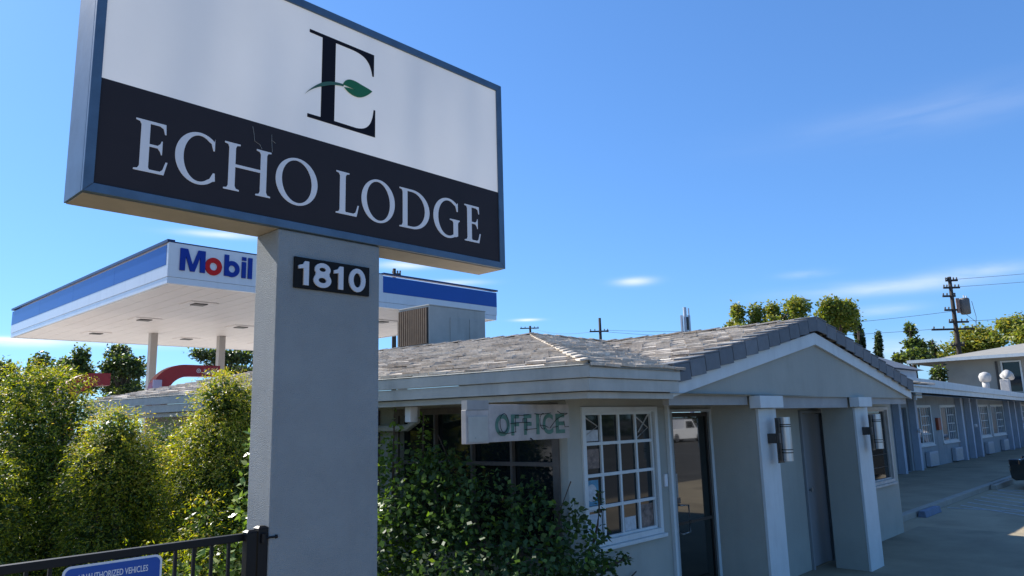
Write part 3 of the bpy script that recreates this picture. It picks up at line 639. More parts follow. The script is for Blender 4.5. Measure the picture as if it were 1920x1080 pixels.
# ------------------------------------------------------------------ rooftop air handler
A=thing('rooftop_air_handler',(9.6,11,3.1),'large grey box air handler with brown louvred end on the office roof','air handler')
b=MB(); b.box(8.90,10.37,10.5,11.40,3.44,4.17); b.build('housing',M['hvac'],A,bevel=0.008)
b=MB(); b.box(8.96,10.30,10.56,11.34,2.9,3.44); b.box(8.84,9.0,10.52,11.4,3.34,3.43); b.build('base',M['white'],A)
for x0,x1 in ((9.42,9.83),(9.93,10.30)):
    b=MB(); b.box(x0,x1,10.486,10.499,3.50,3.98); b.build('access_panel',M['hvac'],A,bevel=0.004)
b=MB()
for i in range(15): y=10.54+i*0.0575; b.box(8.865,8.897,y,y+0.030,3.46,4.13)
b.build('louvre',M['louver'],A)
b=MB(); b.box(8.885,8.899,10.52,11.38,3.45,4.14); b.build('louvre_backing',M['darkmetal'],A)
b=MB(); b.box(8.89,10.38,10.49,11.41,4.171,4.190); b.build('lid',M['hvac'],A,bevel=0.003)
# ------------------------------------------------------------------ room wing
W=thing('motel_room_wing',(38,9,0),'long low blue grey motel room wing with repeated windows and doors','building')
wins=[(27.0,29.05),(30.35,32.40),(35.4,37.9),(38.5,41.0),(44.8,47.0),(48.2,50.5)]
doors=[(23.9,24.8),(25.5,26.4),(33.0,33.75),(34.45,35.1),(41.7,42.5),(43.3,44.1),(51.6,52.5)]
ops=[(a-22,c-22,0.89,2.10) for a,c in wins]+[(a-22,c-22,0.1,2.10) for a,c in doors]
b=MB(); wall(b,(22,7.43,0),(1,0,0),38,0.15,0,2.75,ops); b.box(22,60,12,12.15,0,2.7); b.build('wall',mat('wing_stucco',(0.28,0.315,0.33),0.85,streak=0.2,stain=0.12,bump=0.3,bscale=60,var=0.12,vscale=1.5),W)
for a,c in wins:
    f=window_y(W,a,c,0.89,2.10,7.43,2,1,fw=0.07,mw=0.035,glass='glass2',framem='trim',out=0.03)
    m_=(a+c)/2
    b=MB()
    for i in (1,2,3): x=m_+(c-m_)*i/4; b.box(x-.012,x+.012,7.445,7.452,0.93,2.06)
    for j in (1,2,3): z=0.89+1.21*j/4; b.box(m_+.04,c-.03,7.4455,7.4515,z-.012,z+.012)
    b.build('lattice',M['trim'],f)
    x=(a+c)/2+0.35
    b=MB(); b.box(x-0.5,x+0.5,7.27,7.42,0.14,0.62); u=b.build('room_air_conditioner',mat('ptac_white',(0.40,0.43,0.47),0.5,var=0.06,vscale=4) if 'ptac_white' not in bpy.data.materials else bpy.data.materials['ptac_white'],W,bevel=0.02)
    b=MB()
    for j in range(8): b.box(x-0.45,x+0.45,7.262,7.269,0.20+j*0.045,0.222+j*0.045)
    b.build('grille',M['hvac'],u)
for a,c in doors:
    b=MB(); b.box(a+.03,c-.03,7.50,7.545,0.11,2.06); dd=b.build('door',M['doordark'],W,bevel=0.004)
    b=MB(); b.cyl((a+.12,7.50,1.05),(a+.12,7.45,1.05),0.03,12); b.build('handle',M['alum'],dd)
for x in (23.55,25.05,26.72,32.65,34.0,35.2,41.4,42.8,44.3,51.2):
    b=MB(); b.box(x-0.11,x+0.11,7.22,7.425,0.1,2.45); b.build('pilaster',mat('pilaster_paint',(0.40,0.45,0.52),0.7,var=0.12,vscale=3) if 'pilaster_paint' not in bpy.data.materials else bpy.data.materials['pilaster_paint'],W,bevel=0.008)
def zt(x): return 2.95-0.0193*(x-23.7)
def zb(x): return 2.53-0.0139*(x-23.7)
b=MB(); xs=[13.95,20,26,32,38,44,50,60]
for a,c in zip(xs[:-1],xs[1:]):
    za=zt(a) if a>22 else zt(22); zc=zt(c) if c>22 else zt(22); ba=zb(a) if a>22 else zb(22); bc=zb(c) if c>22 else zb(22)
    mida=ba+(za-ba)*0.42; midc=bc+(zc-bc)*0.42
    b.hexa([(a,6.36,mida),(c,6.36,midc),(c,6.42,midc),(a,6.42,mida),(a,6.36,za),(c,6.36,zc),(c,6.42,zc),(a,6.42,za)])
    b.hexa([(a,6.42,ba),(c,6.42,bc),(c,6.46,bc),(a,6.46,ba),(a,6.42,mida+.1),(c,6.42,midc+.1),(c,6.46,midc+.1),(a,6.46,mida+.1)])
b.build('gutter',M['trim'],W,bevel=0.006)
b=MB()
b.add([(14.2,6.44,2.56),(60,6.44,2.02),(60,7.6,2.02+.35),(14.2,7.6,2.72)],[(0,1,2,3)]); b.build('soffit',M['soffit'],W)
b=MB(); b.box(24.2,24.26,6.5,6.56,2.30,2.62); b.box(24.3,24.9,6.52,6.60,2.36,2.52); b.build('downspout',M['trim'],W)
b=MB()
A0=(13.6,6.38,2.97); A1=(60,6.38,2.30)
tiles(b,A0,A1,(13.6,9.6,3.47),[A0,A1,(60,9.6,2.80),(13.6,9.6,3.47)],w=0.42,e=0.36)
b.add([(13.6,9.6,3.47),(60,9.6,2.80),(60,12.6,2.2),(13.6,12.6,2.9)],[(0,1,2,3)],1)
mt=mat('wing_tile',(0.4,0.38,0.35),0.85,var=0.25,vscale=14,bump=0.4,bscale=60,island=[(0.42,0.40,0.37),(0.60,0.57,0.53),(0.34,0.31,0.28),(0.66,0.63,0.58)])
b.build('roof',[mt,M['deck']],W)
b=MB(); b.box(29.60,29.95,7.33,7.425,1.30,1.72); b.build('fire_extinguisher_box',M['redbox'],W,bevel=0.01)
for x in (26.6,34.2,44.2):
    b=MB(); b.cyl((x,7.2,1.35),(x,7.12,1.35),0.06,12); b.build('porch_light',M['white'],W)
# roof vents
for x,y,lab,gn in ((38.2,7.4,'white round cap roof vent nearer the office gable on the wing roof',0),(41.8,7.3,'white gooseneck roof vent beside the upper window, right one of two',1)):
    zz=zt(x)+0.12
    T=thing('roof_vent',(x,y,zz),lab,'roof vent','vents on the wing roof')
    if gn==0:
        b=MB(); b.tube([(x,y,zz-0.1),(x,y,zz+0.38)],0.14,16); b.build('pipe',M['dirty'],T,smooth=True)
        b=MB(); b.tube([(x,y,zz+0.34),(x,y,zz+0.42),(x,y,zz+0.62),(x,y,zz+0.74),(x,y,zz+0.80)],[0.12,0.22,0.25,0.19,0.05],14); b.build('cap',M['dirty'],T,smooth=True)
    else:
        b=MB(); b.box(x-0.18,x+0.18,y-0.18,y+0.18,zz-0.1,zz+0.62); b.build('duct',M['dirty'],T,bevel=0.02)
        b=MB(); b.tube([(x-0.05,y,zz+0.55),(x,y,zz+0.78),(x+0.35,y-0.05,zz+0.90),(x+0.8,y-0.08,zz+0.86),(x+1.1,y-0.1,zz+0.72)],[0.15,0.19,0.19,0.16,0.13],14); b.build('hood',M['dirty'],T,smooth=True)
# low annex behind the wing
X_=thing('rear_annex',(28,11,0),'low rear annex with pale parapet wall and dark hipped roof seen above the wing','building')
b=MB(); b.box(30,36.4,9.65,13.4,0,3.72); b.build('wall',mat('annex_wall',(0.52,0.55,0.58),0.8,var=0.12,vscale=1.5),X_)
b=MB(); e=3.74
b.add([(29,9.4,e),(36.8,9.4,e),(36.8,13.6,e),(29,13.6,e),(29,11.5,4.66),(35.6,11.5,4.66)],[(0,1,5,4),(1,2,5),(2,3,4,5),(3,0,4),(3,2,1,0)])
b.build('roof',mat('annex_roof',(0.12,0.15,0.19),0.85,var=0.2,vscale=3,bump=0.4,bscale=20),X_)
# ------------------------------------------------------------------ two storey block at the far end of the lot
T=thing('far_motel_block',(66,8,0),'pale two storey block with low hipped roof at the far right end','building')
b=MB(); wall(b,(60.6,14.1,0),(0,-1,0),16,0.2,0,5.6,[(3.4,4.6,3.1,5.1)]); b.box(60.81,72,-1.9,14.1,0,5.5); b.build('wall',mat('far_wall',(0.34,0.33,0.29),0.85,stain=0.15,var=0.06,vscale=0.6),T)
b=MB()
b.add([(59.4,16.2,5.42),(59.4,-3,5.42),(74,-3,5.42),(74,16.2,5.42),(66.5,9.0,6.85),(66.5,4,6.85)],[(0,4,5,1),(1,5,2),(2,5,4,3),(3,4,0),(0,1,2,3)])
b.build('roof',mat('far_roof',(0.27,0.26,0.235),0.85,var=0.1,vscale=1.2,bump=0.3,bscale=10),T)
b=MB(); b.box(59.3,59.42,-3,16.25,5.38,5.60); b.box(59.42,74,16.2,16.3,5.38,5.60); b.build('fascia_board',M['trim'],T)
b=MB(); b.box(60.52,60.60,10.6,10.7,3.0,5.2); b.box(60.52,60.60,9.5,9.6,3.0,5.2); b.box(60.52,60.60,9.6,10.6,5.1,5.2); f=b.build('window',M['trim'],T)
b=MB(); b.box(60.70,60.72,9.5,10.7,3.1,5.1); b.build('pane',M['glass'],f)
b=MB(); b.box(60.5,60.6,10.9,11.02,2.9,5.2); b.build('conduit',M['darkmetal'],T)
# ------------------------------------------------------------------ fuel station canopy
C=thing('fuel_station_canopy',(10.5,21,0),'white and blue flat fuel station canopy with large blue and red lettering','canopy')
cx0,cx1,cy0,cy1=5.87,15.30,15.0,26.7
b=MB(); b.box(cx0+.1,cx1-.1,cy0+.1,cy1-.1,4.93,5.65); b.build('core',M['canopy_under'],C)
b=MB(); n=24
for i in range(n):
    x=cx0+.1+(cx1-cx0-.2)*i/n; b.box(x+.006,x+(cx1-cx0-.2)/n-.006,cy0+.1,cy1-.1,4.912,4.929)
b.build('ceiling_panels',M['canopy_under'],C)
b=MB()
b.box(cx0,cx1,cy0,cy0+.09,5.035,5.28); b.box(cx0,11.2,cy0,cy0+.09,5.281,5.74); b.box(cx0,cx0+.09,cy0+.091,cy1,5.035,5.28); b.box(cx0+.01,cx1-.01,cy0+.01,cy0+.09,4.90,5.030); b.box(cx0+.01,cx0+.09,cy0+.091,cy1-.01,4.90,5.030)
b.box(cx1-.09,cx1,cy0+.091,cy1,4.90,5.28); b.box(cx0+.091,cx1-.091,cy1-.09,cy1,4.90,5.28)
b.build('white_fascia',M['canopy_white'],C)
b=MB(); b.box(11.201,cx1,cy0-.004,cy0+.09,5.284,5.705); b.build('blue_fascia',M['canopy_blue'],C)
ys=[cy0+.092+i*2.9 for i in range(5)]
for a,c in zip(ys[:-1],ys[1:]): b=MB(); b.box(cx0-.004,cx0+.085,a+.004,min(c,cy1)-.004,5.284,5.70); b.build('blue_fascia',M['canopy_blue'],C)
b=MB(); b.box(cx1-.085,cx1+.004,cy0+.092,cy1,5.284,5.705); b.build('blue_fascia',M['canopy_blue'],C)
b=MB(); b.box(cx0-.03,cx0+.12,cy0-.0,cy1+.03,5.742,5.80); b.box(11.2,cx1+.03,cy0-.03,cy0+.1,5.742,5.79); b.box(cx0-.02,11.2,cy0-.004,cy0+.1,5.742,5.765); b.build('cap_flashing',M['canopy_navy'],C)
yl=cy0-0.001
def rect(x0,x1,z0,z1): return [(x0,z0),(x1,z0),(x1,z1),(x0,z1)]
zl0,zl1=5.188,5.648
outline('letter',[[(6.10,zl0),(6.205,zl0),(6.21,5.49),(6.215,5.49),(6.315,zl0),(6.405,zl0),(6.505,5.49),(6.51,5.49),(6.515,zl0),(6.62,zl0),(6.62,zl1),(6.47,zl1),(6.362,5.33),(6.358,5.33),(6.25,zl1),(6.10,zl1)]],yl,0.03,M['mblue'],C)
outline('letter',[ell(6.80,5.352,0.180,0.188,40),ell(6.80,5.352,0.083,0.085,32)],yl,0.03,M['mred'],C)
bb=[(7.035,zl0),(7.125,zl0),(7.125,5.205)]+arc(7.203,5.352,0.170,0.175,d(-118),d(118),30)+[(7.130,5.51),(7.130,zl1),(7.035,zl1)]
outline('letter',[bb,ell(7.205,5.352,0.075,0.078,30)],yl,0.03,M['mblue'],C)
outline('letter',[rect(7.425,7.518,zl0,5.54),rect(7.425,7.518,5.572,zl1)],yl,0.03,M['mblue'],C)
outline('letter',[rect(7.568,7.662,zl0,zl1)],yl,0.03,M['mblue'],C)
for x,y in ((8.85,23.4),(10.8,23.0),(13.6,23.2),(13.4,17.0)):
    b=MB(); b.box(x-.105,x+.105,y-.105,y+.105,0,4.911); b.build('column',mat('column_white',(0.46,0.43,0.40),0.5,var=0.06,vscale=2) if 'column_white' not in bpy.data.materials else bpy.data.materials['column_white'],C,bevel=0.01)
for x in (7.5,10.2,12.8):
    for y in (17.2,20.5,24.2):
        b=MB(); b.box(x-.33,x+.33,y-.33,y+.33,4.895,4.911); l=b.build('ceiling_light',M['canopy_under'],C)
        b=MB(); b.box(x-.15,x+.15,y-.15,y+.15,4.875,4.894); b.build('lens',M['darkmetal'],l)
def arch(x0,x1,y,top,label,txt):
    # red pump arch: quarter round rising from the left leg then running right
    T=thing('pump_arch',((x0+x1)/2,y,0),label,'pump arch','red arches over the fuel pumps')
    w=0.30
    out=[(x0-0.12,0.0),(x0-0.12,top-0.95)]; inn=[]
    for i in range(15):
        a=d(180-90*i/14); out.append((x0+0.75+0.87*math.cos(a), top-0.72+0.72*math.sin(a)))
        inn.append((x0+0.85+0.55*math.cos(a), top-0.78+0.47*math.sin(a)))
    out+=[(x1,top),(x1,top-w)]; inn=[(x0+0.30,0.0),(x0+0.30,top-0.95)]+inn
    loop=out+inn[::-1]
    b=MB(); 
    # build as strip so that the concave outline fills properly
    oo=out[:-1]; ii=inn+[(x1,top-w)]
    m_=min(len(oo),len(ii)); oo=oo[:m_]; ii=ii[:m_]
    for k_ in range(m_-1):
        p=[oo[k_],oo[k_+1],ii[k_+1],ii[k_]]
        b.hexa([(q[0],y,q[1]) for q in p]+[(q[0],y+0.30,q[1]) for q in p])
    b.build('arch_band',M['red'],T)
    b=MB(); b.box(x0-.10,x0+.12,y-.03,y-.002,2.2,top-0.42); b.build('pale_panel',M['lilac'],T)
    b=MB(); b.box(x0-.3,x0+.5,y-.1,y+.45,0,1.9); b.build('pump_cabinet',M['canopy_white'],T,bevel=0.02)
    if txt:
        text('lettering','Synergy',8.93,top-0.215,y-0.001,0.165,M['signwhite'],T,depth=0.006,shear=0.3,width=0.36,bold=0.002)
        outline('emblem',[ell(8.80,top-0.155,0.058,0.058,24),ell(8.80,top-0.155,0.040,0.040,20),ell(8.80,top-0.155,0.022,0.022,12)],y-0.001,0.006,M['signwhite'],T)
arch(7.72,9.40,20.0,3.705,'dark red pump arch lettered Synergy beneath the canopy columns',True)
arch(5.55,6.60,20.0,3.42,'plain dark red pump arch half hidden behind the tall left shrub',False)
# ------------------------------------------------------------------ utility poles, wires, tower
def pole(x,y,h,r,arms,label,ang=0.0,extra=None,group='wooden utility poles'):
    T=thing('utility_pole',(x,y,0),label,'utility pole',group)
    b=MB(); b.tube([(x,y,0),(x,y,h*0.5),(x,y,h)],[r*1.25,r*1.1,r*0.8],10); b.build('pole',M['wood'],T,smooth=True)
    dx,dy=math.cos(ang),math.sin(ang)
    for z,la,lb in arms:
        b=MB(); b.obox((x+dx*(lb-la)/2,y+dy*(lb-la)/2-0.001,z),(dx,dy,0),(-dy,dx,0),(0,0,1),(la+lb)/2,0.06,0.075); a=b.build('crossarm',M['wood'],T)
        b=MB()
        for s in (-la*0.9,-la*0.5,lb*0.5,lb*0.9): b.tube([(x+dx*s,y+dy*s,z+.07),(x+dx*s,y+dy*s,z+.15),(x+dx*s,y+dy*s,z+.26)],[0.02,0.07,0.05],8)
        b.build('insulator',M['xformer'],a)
    if extra: extra(T,x,y)
    return T
VA=-math.radians(46)  # broadside to the street
def big(T,x,y):
    b=MB(); q=Vector((math.cos(VA),math.sin(VA),0)); c=Vector((x,y,0))+q*0.98
    b.tube([c+Vector((0,0,9.62)),c+Vector((0,0,9.68)),c+Vector((0,0,10.85)),c+Vector((0,0,10.95))],[0.30,0.38,0.38,0.30],18); t=b.build('transformer',M['xformer'],T,smooth=True)
    b=MB(); b.tube([c+Vector((0,0,10.95)),c+Vector((0,0,11.2))],0.05,8); b.tube([c+q*0.2+Vector((0,0,10.95)),c+q*0.2+Vector((0,0,11.15))],0.05,8); b.build('bushing',M['white'],t)
    b=MB(); c2=Vector((x,y,0))+q*0.42; b.tube([c2+Vector((0,0,9.75)),c2+Vector((0,0,10.95))],0.14,12); b.build('cutout_box',mat('rusty_grey',(0.30,0.19,0.15),0.7,var=0.4,vscale=4),T)
    b=MB(); b.tube([c+Vector((0.2,0,9.6)),c+Vector((0.5,-.5,9.0)),c+Vector((0.35,-.4,8.5))],0.02,5); b.tube([c+q*.6+Vector((0,0,10.7)),c+q*0.8+Vector((0,0,9.4)),c+q*0.7+Vector((0,0,8.6))],0.02,5); b.build('drop_cable',M['wire'],T)
pole(68.4,14.8,12.75,0.17,[(12.45,0.35,0.65),(11.85,0.6,0.75),(11.15,0.75,0.3),(10.0,0.75,0.9),(9.0,0.5,1.1),(8.42,2.0,1.5),(7.1,0.6,0.5)],'tall dark utility pole with transformer and many crossarms above the far block',VA,big)
pole(64.3,47.5,12.7,0.17,[(11.25,1.15,0.9)],'plain single arm utility pole standing over the valley of the office roof',VA)
pole(81.9,73.4,15.9,0.20,[(15.55,1.5,1.3),(14.6,0.3,1.2)],'small distant utility pole just behind the peak of the office roof',VA)
pole(20.5,56.4,7.3,0.12,[(6.6,0.2,0.6)],'thin dark pole beside the canopy column above the hedge',0.2)
pole(30.5,39.6,12.4,0.15,[(12.0,0.1,0.45)],'dark pole rising behind the canopy with its tip above the blue band',VA)
T=thing('cell_tower',(130,75,0),'slim white cell tower with panel antennas far behind the office ridge','cell tower')
b=MB(); b.tube([(130,75,0),(130,75,23.4)],[0.5,0.32],10); b.build('mast',M['steelpole'],T)
b=MB()
for dx,dy in ((-0.55,0.5),(0.55,-0.5),(0.5,0.3)): b.box(130+dx-.28,130+dx+.28,75+dy-.15,75+dy+.15,18.2,21.8)
b.tube([(130.6,74.5,21.8),(130.6,74.5,23.2)],0.16,6); b.build('antenna_panel',M['steelpole'],T)
b=MB(); b.box(129.8,130.2,74.4,74.6,18.8,21.4); b.build('cable_tray',M['darkmetal'],T)
def wire(a,c,sag,label,r=0.016):
    a=Vector(a); c=Vector(c); b=MB(); pts=[]
    for i in range(25): t=i/24; p=a.lerp(c,t); p.z-=sag*4*t*(1-t); pts.append(p)
    b.tube(pts,r,5); mid=pts[12]; tag(b.build('power_line',M['wire'],origin=tuple(mid)),label,'power line','overhead wires')
wire((68.4,14.6,12.5),(75,-25,13.2),0.6,'topmost wire leaving the transformer pole to the right')
wire((68.8,14.3,11.9),(75.5,-25,12.6),0.6,'second wire leaving the transformer pole to the right')
wire((68.9,14.2,9.05),(75,-25,9.4),0.5,'lower wire running right from the transformer pole behind the treetops')
wire((68.4,14.9,9.9),(64.6,47,11.35),0.7,'upper wire between the transformer pole and the single arm pole')
wire((67.6,15.8,8.5),(64.0,47.8,11.3),0.7,'lower wire between the transformer pole and the single arm pole')
wire((64.3,47.6,11.35),(81.9,73.4,15.6),0.6,'wire from the single arm pole to the small distant pole')
# ------------------------------------------------------------------ foliage
def leaves(mb, pts, size, asp, rnd, mi_fn, up=0.5, droop=0.0):
    V=mb.v; Fc=mb.f; MI=mb.mi
    for (p,nrm) in pts:
        ax=Vector((nrm[0]*0.5+rnd.gauss(0,.55),nrm[1]*0.5+rnd.gauss(0,.55),rnd.gauss(0,.4)-droop)).normalized()
        nn=Vector((rnd.gauss(0,.5),rnd.gauss(0,.5),up+rnd.gauss(0,.5)))+Vector(nrm)*0.4
        sd=ax.cross(nn)
        if sd.length<1e-3: continue
        sd.normalize(); L_=size*rnd.uniform(0.6,1.25); wd=L_*asp
        i=len(V); x,y,z=p
        a=ax*L_; s=sd*wd*0.5; m_=ax*(L_*0.45)
        V+= [(x,y,z),(x+m_.x+s.x,y+m_.y+s.y,z+m_.z+s.z),(x+a.x,y+a.y,z+a.z),(x+m_.x-s.x,y+m_.y-s.y,z+m_.z-s.z)]
        Fc.append((i,i+1,i+2,i+3)); MI.append(mi_fn(p,nrm,rnd))
def ellpts(E, n, rnd, shell=0.55, ragged=0):
    out=[]; tot=sum((e[3]*e[4]*e[5])**(2/3) for e in E)
    for e in E:
        k=int(n*(e[3]*e[4]*e[5])**(2/3)/tot)
        for _ in range(k):
            v=Vector((rnd.gauss(0,1),rnd.gauss(0,1),rnd.gauss(0,1))).normalized()
            r=(shell+(1.06-shell)*rnd.random()**0.6)
            if ragged and rnd.random()<0.16: r=rnd.uniform(1.0,1.0+ragged*abs(math.sin(v.x*7+v.z*5+e[0])))
            out.append(((e[0]+v.x*e[3]*r,e[1]+v.y*e[4]*r,e[2]+v.z*e[5]*r),(v.x,v.y,v.z)))
    return out
def sprays(E, n, rnd, ln=0.22, k=9, droop=0.35, shell=0.75):
    out=[]
    for p,nr in ellpts(E,n,rnd,shell):
        dv=Vector((nr[0]+rnd.gauss(0,.45),nr[1]+rnd.gauss(0,.45),nr[2]*0.6+rnd.gauss(0.15,.35))).normalized()
        q=Vector(p); L_=ln*rnd.uniform(.5,1.3)
        for j in range(k):
            t=j/k; out.append((tuple(q+dv*L_*t-Vector((0,0,droop*L_*t*t))+Vector((rnd.gauss(0,.008),rnd.gauss(0,.008),rnd.gauss(0,.008)))),tuple(dv)))
    return out
def lumps(c, r, n, rnd, rs=(0.35,0.55), zlo=-1, zhi=1):
    out=[]
    for _ in range(n):
        v=Vector((rnd.gauss(0,1),rnd.gauss(0,1),rnd.uniform(zlo,zhi)*1.4)).normalized(); s=rnd.uniform(*rs)
        out.append((c[0]+v.x*r[0]*(1-s*.6),c[1]+v.y*r[1]*(1-s*.6),c[2]+v.z*r[2]*(1-s*.5),r[0]*s,r[1]*s,r[2]*s))
    return out
def shrub(name,x,y,z0,ztop,rx,ry,seed,nsp,label,group,cat='shrub',lean=(0,0),tips=0.4,size=0.028,asp=0.28,n_l=10,mats=('hedge_dark','hedge_light','hedge_tip')):
    rnd=random.Random(seed); T=thing(name,(x,y,0),label,cat,group)
    h=ztop-z0; E=[]
    k=7
    for i in range(k):
        t=(i+.5)/k; z=z0+h*t; rr_=(0.75+0.35*math.sin(pi*min(1,t*1.15)))*(1-max(0,t-.80)*1.5)
        for j in range(3):
            a=rnd.uniform(0,2*pi); o_=rx*0.28
            E.append((x+lean[0]*t+o_*math.cos(a),y+lean[1]*t+o_*math.sin(a),z+rnd.uniform(-.08,.08),rx*rr_*rnd.uniform(.62,.85),ry*rr_*rnd.uniform(.62,.85),h/k*rnd.uniform(.75,1.05)))
    b=MB()
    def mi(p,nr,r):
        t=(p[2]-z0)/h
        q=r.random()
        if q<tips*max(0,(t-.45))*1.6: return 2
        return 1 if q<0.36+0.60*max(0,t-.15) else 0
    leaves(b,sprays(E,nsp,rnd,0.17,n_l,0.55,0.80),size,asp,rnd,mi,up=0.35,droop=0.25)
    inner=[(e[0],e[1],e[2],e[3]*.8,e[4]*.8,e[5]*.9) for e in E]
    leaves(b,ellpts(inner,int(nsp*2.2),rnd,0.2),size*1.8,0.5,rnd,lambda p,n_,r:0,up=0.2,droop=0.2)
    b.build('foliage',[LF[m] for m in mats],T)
    b=MB()
    for j in range(6):
        a=rnd.uniform(0,2*pi); b.tube([(x+.1*math.cos(a),y+.1*math.sin(a),0),(x+lean[0]*.4+.2*math.cos(a),y+.2*math.sin(a),z0+h*.45),(x+lean[0]+.3*rx*math.cos(a),y+lean[1]+.3*ry*math.sin(a),z0+h*.85)],[.03,.02,.006],6)
    b.build('stem',M['bark'],T)
    return T
G='tall shrubs behind the black fence'
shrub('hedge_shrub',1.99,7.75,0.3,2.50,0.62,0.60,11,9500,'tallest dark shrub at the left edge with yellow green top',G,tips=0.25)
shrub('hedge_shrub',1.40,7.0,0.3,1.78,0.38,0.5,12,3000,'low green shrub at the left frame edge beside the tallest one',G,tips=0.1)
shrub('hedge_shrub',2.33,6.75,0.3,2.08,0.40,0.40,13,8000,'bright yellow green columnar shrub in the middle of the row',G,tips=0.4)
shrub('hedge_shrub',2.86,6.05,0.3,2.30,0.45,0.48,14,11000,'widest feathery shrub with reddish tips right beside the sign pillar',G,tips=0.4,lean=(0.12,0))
shrub('hedge_shrub',3.25,8.2,0.2,1.92,0.42,0.9,17,4500,'added dark shrub standing in for shade under the eave between the middle and widest shrubs',G,tips=0.0,mats=('vine','hedge_dark','hedge_dark'))  # added all-dark shrub, fills the gap in place of its shade
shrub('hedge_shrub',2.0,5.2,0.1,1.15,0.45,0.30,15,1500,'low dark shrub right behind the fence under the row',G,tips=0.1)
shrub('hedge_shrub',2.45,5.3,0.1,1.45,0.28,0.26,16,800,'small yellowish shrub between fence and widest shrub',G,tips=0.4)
# broad leaved climber on the right hand shrub
def vine(name,E,n,size,asp,seed,label,mats,stems,light,cat='vine'):
    rnd=random.Random(seed); c=E[0]; T=thing(name,(c[0],c[1],0),label,cat)
    b=MB(); leaves(b,ellpts(E,n,rnd,0.45),size,asp,rnd,light,up=0.45,droop=0.1)
    b.build('foliage',[LF[m] for m in mats],T)
    b=MB()
    for s in stems: b.tube(s,[0.014-0.008*i/(len(s)-1) for i in range(len(s))],6)
    b.build('stem',M['bark'],T)
    return T
vine('climbing_vine',[(2.78,5.15,1.0,.20,.2,.55),(2.72,5.1,1.45,.16,.18,.3),(2.80,5.2,1.85,.12,.15,.22),(2.55,5.0,0.8,.25,.2,.5),(2.30,4.95,0.95,.22,.18,.28),(2.86,5.25,.6,.2,.2,.4)],1500,0.060,0.62,21,
     'pale broad leaved climber scrambling up beside the sign pillar',('broad','vine_light'),[[(2.75,5.1,0),(2.8,5.15,1.0),(2.85,5.2,2.0)]],lambda p,n_,r:0 if r.random()<.75 else 1)
# large dark climber against the office corner
rv=random.Random(5)
E=[(4.30,5.45,1.25,.34,.42,.55),(4.15,5.7,0.8,.4,.5,.7),(4.35,5.0,1.35,.32,.4,.40),(4.45,4.6,1.15,.32,.40,.48),(4.25,4.6,0.7,.45,.5,.65),(4.62,4.15,0.95,.30,.28,.45),(4.45,4.0,0.55,.45,.35,.55),
   (4.82,3.92,0.90,.26,.20,.36),(4.78,3.85,0.5,.36,.25,.48),(5.10,3.92,0.72,.20,.12,.20),(4.1,5.2,1.0,.35,.4,.5),(4.45,5.1,1.62,.14,.25,.22),(4.72,4.3,1.32,.13,.2,.22),(3.95,4.5,0.5,.4,.4,.5),(4.86,3.95,1.22,.11,.09,.16)]
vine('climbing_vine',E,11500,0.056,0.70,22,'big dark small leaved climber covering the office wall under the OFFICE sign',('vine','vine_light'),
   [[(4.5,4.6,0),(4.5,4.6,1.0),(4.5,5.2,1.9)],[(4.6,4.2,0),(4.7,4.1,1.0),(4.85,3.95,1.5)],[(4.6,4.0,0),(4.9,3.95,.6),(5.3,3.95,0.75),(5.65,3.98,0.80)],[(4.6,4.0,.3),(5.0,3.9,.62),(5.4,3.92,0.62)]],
   lambda p,n_,r:1 if (r.random()<0.12+(0.55 if p[1]>5.25 and p[0]<4.4 else 0)) else 0)  # sunlit far part: sunlight put into the colour as more light leaves
vine('climbing_vine',[(4.28,5.55,1.95,.05,.06,.16),(4.42,5.30,1.95,.05,.06,.18),(4.26,5.75,1.75,.14,.2,.2),(4.40,5.25,1.72,.10,.12,.12)],260,0.055,0.75,23,'bright young vine shoots reaching for the gutter beside the pillar',('vine_light','broad'),
   [[(4.26,5.55,1.2),(4.28,5.55,2.08)],[(4.4,5.3,1.2),(4.42,5.3,2.10)]],lambda p,n_,r:0 if r.random()<.7 else 1)
vine('climbing_vine',[(5.35,3.96,0.78,.10,.04,.07),(5.52,3.96,0.80,.10,.04,.06),(5.30,3.98,1.02,.07,.04,.10),(5.22,3.96,1.30,.04,.04,.12),(5.62,3.98,0.76,.08,.03,.04),(5.18,3.95,0.9,.1,.05,.2),(5.35,3.97,0.52,.07,.03,.04)],230,0.055,0.55,24,
   'thin vine tendrils crossing the lower left of the office window',('vine','vine_light'),[[(4.95,3.95,.7),(5.3,3.96,.78),(5.7,3.99,.78)],[(5.0,3.95,.8),(5.13,3.97,.95),(5.17,3.94,1.12),(5.23,3.96,1.25),(5.22,3.96,1.38)],[(5.1,3.97,.5),(5.4,4.0,.5),(5.9,4.08,.62)]],lambda p,n_,r:0 if r.random()<.85 else 1)
def tree(x,y,z0,E,n,size,seed,label,group,mats=('tree_dark','tree_mid'),light=0.4,name='tree',trunk=0.25,asp=0.6,shell=0.35):
    rnd=random.Random(seed); T=thing(name,(x,y,0),label,'tree',group)
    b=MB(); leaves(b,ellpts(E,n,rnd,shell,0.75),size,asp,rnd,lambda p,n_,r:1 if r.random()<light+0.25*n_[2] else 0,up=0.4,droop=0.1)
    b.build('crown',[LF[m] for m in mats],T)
    b=MB(); ztop=max(e[2] for e in E)
    b.tube([(x,y,0),(x+.1,y,z0),(x,y,ztop)],[trunk,trunk*.75,trunk*.2],8)
    for e in E[::4]: b.tube([(x,y,z0*0.9),((x+e[0])/2,(y+e[1])/2,(z0+e[2])/2+.2),(e[0],e[1],e[2])],[trunk*.4,trunk*.25,trunk*.08],6)
    b.build('trunk',M['bark'],T)
def dirp(px,py,D):
    v=R@Vector((px-960,-(py-540),-1387)); h=math.hypot(v.x,v.y); return Vector((v.x*D/h,v.y*D/h,2+v.z*D/h))
